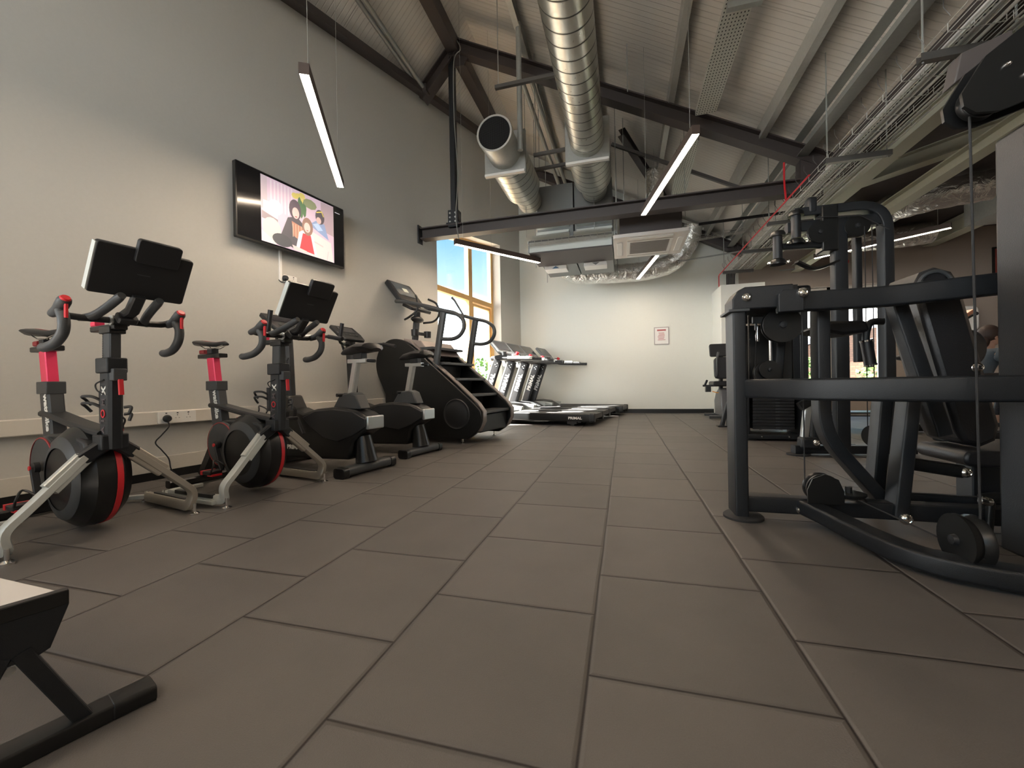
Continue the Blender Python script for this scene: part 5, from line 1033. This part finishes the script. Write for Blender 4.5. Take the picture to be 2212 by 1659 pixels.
# a framed machine further back
g = Wd_('plate_machine', 'black machine with splayed curved leg standing behind the weight stack tower', 'gym machine', (1.5, 6.4, 0))
m = MB(); m.sweep(curve([(1.33, 6.32, .02), (1.38, 6.34, .2), (1.44, 6.36, .36), (1.6, 6.4, .46)], 5), rrect(.05, .07, .01), up=(0, 1, 0)); g.p('curved_leg', m, black_frame)
m = MB(); m.b2((1.27, 6.27, 0), (1.43, 6.40, .018)); m.b2((1.40, 6.3, .02), (2.2, 6.4, .09)); g.p('base_frame', m, black_frame, .004)
m = MB(); m.b2((1.50, 6.3, .05), (1.62, 6.45, 1.15)); g.p('column', m, black_frame, .01)
m = MB(); m.b2((1.62, 6.3, .5), (2.2, 6.7, .58)); g.p('seat_pad', m, vinyl, .02)
m = MB(); m.sweep([(2.15, 6.5, .55), (2.35, 6.5, 1.2)], rrect(.3, .08, .03), up=(1, 0, 0)); g.p('back_pad', m, vinyl, .01)
# recumbent bike against the boxed column
g = Wd_('recumbent_bike', 'recumbent bike with padded seat standing left of the boxed column', 'exercise bike', (1.55, 7.65, 0))
m = MB(); m.prism(rrect(.42, .36, .06), (1.68, 7.50, .86), (1, 0, 0), (0, .12, 1), -.04, .04); g.p('seat_back', m, vinyl, .015)
m = MB(); m.prism(rrect(.42, .08, .03), (1.66, 7.66, .60), (1, 0, 0), (0, 0, 1), -.2, .2); g.p('seat', m, vinyl, .012)
m = MB(); m.bar([(1.30, 7.55, .565), (1.92, 7.55, .565)], .04, .03); m.bar([(1.33, 7.55, .565), (1.36, 7.50, .66)], .03, .03); m.b2((1.34, 7.5, .46), (1.42, 7.58, .56)); g.p('side_handle', m, black_plastic, .004)
m = MB(); m.tube(rpath([(1.5, 7.52, .70), (1.5, 7.40, .74), (1.49, 7.38, 1.0), (1.52, 7.42, 1.12)], .05), .016, 10); g.p('back_handle', m, grey_plastic)
m = MB(); m.prism([(7.45, .05), (8.0, .05), (8.05, .30), (7.9, .45), (7.7, .52), (7.55, .50)], (1.66, 0, 0), (0, 1, 0), (0, 0, 1), -.09, .09); g.p('body_shroud', m, M('warm_grey_shroud', (.12, .12, .125), .4), .02)
m = MB(); m.bar([(1.38, 7.48, .04), (1.94, 7.48, .04)], .07, .05); g.p('rear_foot_bar', m, grey_plastic)
m = MB(); m.bar([(1.40, 8.02, .04), (1.70, 8.02, .04)], .07, .05); g.p('front_foot_bar', m, grey_plastic)
m = MB(); m.bar([(1.66, 7.95, .40), (1.66, 7.88, 1.15)], .06, .08, up=(0, 1, 0)); g.p('console_mast', m, black_plastic)
m = MB(); m.prism(rrect(.30, .22, .03), (1.62, 7.86, 1.18), (1, 0, 0), (0, .3, 1), -.025, .025); g.p('console', m, black_plastic, .008)
m = MB(); m.tube(curve([(1.5, 7.8, .46), (1.56, 7.7, .44), (1.62, 7.62, .46)], 4), .008, 8); g.p('orange_cable', m, M('orange_cable', (.7, .28, .04), .5))

# bike and rider in the right bay
g = Wd_('spin_bike', 'bike with copper console and open flywheel deep in the right bay', 'exercise bike', (3.85, 5.75, 0))
copper = M('copper_plastic', (.45, .20, .12), .35, .3)
pulley(g, (3.92, 5.95, .98), (.35, -.93, 0), .17, .06, 'fan_wheel', satin_black)
m = MB(); m.tube([V((3.92, 5.95, .98)) + V((.93, .35, 0)) * .19 * cos(a) + V((0, 0, 1)) * .19 * sin(a) for a in [2 * pi * k / 28 for k in range(28)]], .022, 8, closed=True); g.p('wheel_guard', m, black_frame)
m = MB(); m.bar([(3.85, 5.95, .95), (3.76, 5.9, 1.28)], .05, .04, up=(1, 0, 0)); g.p('console_stem', m, black_plastic)
m = MB(); m.sweep([(3.58, 5.82, 1.20), (3.88, 5.92, 1.40)], rrect(.16, .04, .01)); g.p('console', m, copper, .006)
m = MB(); m.tube([(3.60, 5.80, 1.12), (3.82, 5.86, 1.30), (3.93, 5.9, 1.36)], .014, 8); m.ball((3.95, 5.9, 1.37), .022); g.p('handlebar', m, black_plastic)
m = MB(); m.bar([(3.15, 5.9, .06), (3.98, 5.9, .06)], .08, .08); m.bar([(3.92, 5.95, .06), (3.92, 5.95, .80)], .09, .10, up=(1, 0, 0)); m.bar([(3.2, 5.65, .03), (3.2, 6.1, .03)], .06, .05); m.bar([(3.95, 5.65, .03), (3.95, 6.1, .03)], .06, .05); g.p('frame', m, black_frame, .006)
m = MB(); m.bar([(3.42, 5.9, .08), (3.32, 5.9, .86)], .05, .06, up=(1, 0, 0)); g.p('seat_post', m, steel)
m = MB(); m.ball((3.32, 5.9, .89), (.15, .11, .04)); g.p('saddle', m, vinyl)
g.t.location.x -= .05
g = Wd_('flat_bench', 'dark padded bench seen between the seat frame and the corner post', 'bench', (3.6, 4.9, 0))
m = MB(); m.prism(rrect(1.2, .09, .03), (3.6, 4.95, .64), (1, 0, 0), (0, 0, 1), -.15, .15); g.p('bench_pad', m, vinyl, .012)
m = MB(); m.bar([(3.1, 4.95, .05), (3.1, 4.95, .6)], .07, .07, up=(1, 0, 0)); m.bar([(4.05, 4.95, .05), (4.05, 4.95, .6)], .07, .07, up=(1, 0, 0)); m.bar([(3.0, 4.95, .09), (4.2, 4.95, .09)], .07, .06); m.bar([(3.1, 4.7, .03), (3.1, 5.2, .03)], .07, .05); m.bar([(4.05, 4.7, .03), (4.05, 5.2, .03)], .07, .05); g.p('bench_frame', m, black_frame, .006)
g = Wd_('gym_stool', 'low padded stool under the seated person at the right edge', 'stool', (4.27, 6.42, 0))
m = MB(); m.lathe([(0, .40), (.17, .40), (.19, .385), (.19, .36), (.16, .35), (0, .35)], (4.27, 6.42, 0)); g.p('seat_pad', m, vinyl)
m = MB(); m.cyl((4.27, 6.42, .02), (4.27, 6.42, .37), .03, 14); m.lathe([(0, .0), (.2, 0), (.2, .015), (.04, .03), (0, .03)], (4.27, 6.42, 0)); g.p('pedestal', m, steel)
# low storage bars seen under the waist rail
g = Wd_('dumbbell_rack', 'low dark rack with pale strips drawn as window reflections behind the curved waist rail', 'rack', (2.9, 6.0, 0))
for z_ in (.18, .42):
    m = MB(); m.b2((2.3, 6.0, z_), (3.4, 6.35, z_ + .05)); sh_ = g.p('shelf', m, black_frame, .004)
    m = MB(); m.b2((2.3, 5.985, z_ + .012), (3.4, 5.998, z_ + .036)); m.build('reflection_strip', steel, sh_)  # steel strips stand in for window reflections
for x_ in (2.33, 3.37): m = MB(); m.b2((x_ - .03, 6.0, 0), (x_ + .03, 6.35, .5)); g.p('rack_leg', m, black_frame, .004)
for k in range(5):
    t = thing('dumbbell', 'black hexagonal dumbbell resting on the low rack', 'dumbbell', (2.46 + k * .2, 6.17, .515), 0, 'dumbbells on the low rack')
    m = MB(); m.cyl((0, -.15, 0), (0, .15, 0), .015, 10); m.build('handle', chrome, t)
    for s in (-1, 1): m = MB(); m.cyl((0, s * .07, 0), (0, s * .15, 0), .045, 6); m.build('weight_head', black_rubber, t)

# person
skin = M('skin', (.42, .24, .17), .6); shirt = M('grey_blue_top', (.06, .075, .09), .8, 0, .2, 90); hairm = M('brown_hair', (.028, .013, .008), .6, 0, .4, 120, .3); trou = M('dark_trousers', (.02, .02, .025), .8)
def skinned(name, verts, edges, radii, mat, parent, sub=2):
    me = bpy.data.meshes.new(name); me.from_pydata(verts, edges, []); o = bpy.data.objects.new(name, me); COL.objects.link(o); o.parent = parent
    sk = o.modifiers.new('skin', 'SKIN'); sk.use_smooth_shade = True
    for i, r in enumerate(radii):
        q = me.skin_vertices[0].data[i]; q.radius = r if isinstance(r, tuple) else (r, r); q.use_root = i == 0
    sb = o.modifiers.new('sub', 'SUBSURF'); sb.levels = sub; sb.render_levels = sub; me.materials.append(mat); return o
pz = thing('person', 'person with brown hair in grey blue top seated at the right edge, facing right', 'person', (4.25, 6.42, 0), pi)
# local: faces -x, seated; pelvis at z .60
vs = [(0, 0, .60), (-.02, 0, .70), (-.06, 0, .82), (-.09, 0, .93), (-.11, 0, .99), (-.12, 0, 1.03), (-.13, 0, 1.10), (-.13, 0, 1.17),
      (-.09, .16, .93), (-.16, .22, .78), (-.32, .20, .88), (-.09, -.16, .93), (-.16, -.22, .78), (-.32, -.20, .88),
      (-.04, .09, .56), (-.34, .11, .50), (-.30, .12, .15), (-.04, -.09, .56), (-.34, -.11, .42), (-.26, -.12, .10), (-.40, .12, .12), (-.36, -.12, .07)]
es = [(0, 1), (1, 2), (2, 3), (3, 4), (4, 5), (5, 6), (6, 7), (3, 8), (8, 9), (9, 10), (3, 11), (11, 12), (12, 13), (0, 14), (14, 15), (15, 16), (0, 17), (17, 18), (18, 19), (16, 20), (19, 21)]
rd = [(.10, .08), (.09, .07), (.10, .08), (.10, .07), .05, .048, .075, .07, .045, .038, .030, .045, .038, .030, .085, .06, .038, .085, .06, .038, .03, .03]
skinned('body', vs, es, rd, skin, pz)
vs2 = [(0, 0, .60), (-.02, 0, .70), (-.06, 0, .82), (-.09, 0, .92), (-.10, 0, .965), (-.09, .16, .93), (-.14, .21, .82), (-.09, -.16, .93), (-.14, -.21, .82)]
skinned('top', vs2, [(0, 1), (1, 2), (2, 3), (3, 4), (3, 5), (5, 6), (3, 7), (7, 8)], [(.14, .12), (.13, .11), (.14, .12), (.14, .11), .07, .08, .065, .08, .065], shirt, pz)
skinned('trousers', [(0, 0, .60), (-.04, .09, .56), (-.34, .11, .50), (-.30, .12, .18), (-.04, -.09, .56), (-.34, -.11, .42), (-.26, -.12, .14)], [(0, 1), (1, 2), (2, 3), (0, 4), (4, 5), (5, 6)], [(.13, .11), .095, .07, .048, .095, .07, .048], trou, pz)
hd = MB(); hd.ball((-.14, 0, 1.14), (.095, .078, .12), 20, 14); hd.ball((-.238, 0, 1.125), (.016, .012, .02), 10, 8)
for s in (-1, 1): hd.ball((-.13, s * .08, 1.13), (.018, .008, .03), 8, 6)
hd.build('head', skin, pz)
ey = MB()
for s in (-1, 1): ey.ball((-.224, s * .032, 1.15), (.010, .014, .009), 10, 8)
ey.build('eyes', satin_black, pz); MB().ball((-.228, 0, 1.085), (.008, .026, .007), 10, 6).build('mouth', M('lips', (.35, .10, .09), .5), pz)
hr = MB(); hr.ball((-.115, 0, 1.17), (.108, .094, .115), 20, 14); hr.ball((-.05, 0, 1.08), (.06, .075, .09), 16, 10); hr.build('hair', hairm, pz)
for s in (-1, 1):
    b0 = V((-.34, s * .20, .89)); m = MB(); m.ball(b0, (.035, .03, .04), 12, 8)
    for k in range(4): 
        f0 = b0 + V((-.025, s * (.018 - .012 * k), .02)); m.tube(curve([f0, f0 + V((-.03, 0, .01)), f0 + V((-.045, 0, -.015)), f0 + V((-.03, 0, -.035))], 4), .0085 - (k == 3) * .001, 8)
    m.tube(curve([b0 + V((0, -s * .02, .01)), b0 + V((-.03, -s * .035, .015)), b0 + V((-.045, -s * .02, .0))], 4), .009, 8); m.build('hand', skin, pz)
for s in (-1, 1):
    zz = .08 if s > 0 else .035; MB().ball((-.38, s * .12, zz), (.12, .045, .04), 14, 8).build('shoe', black_rubber, pz)
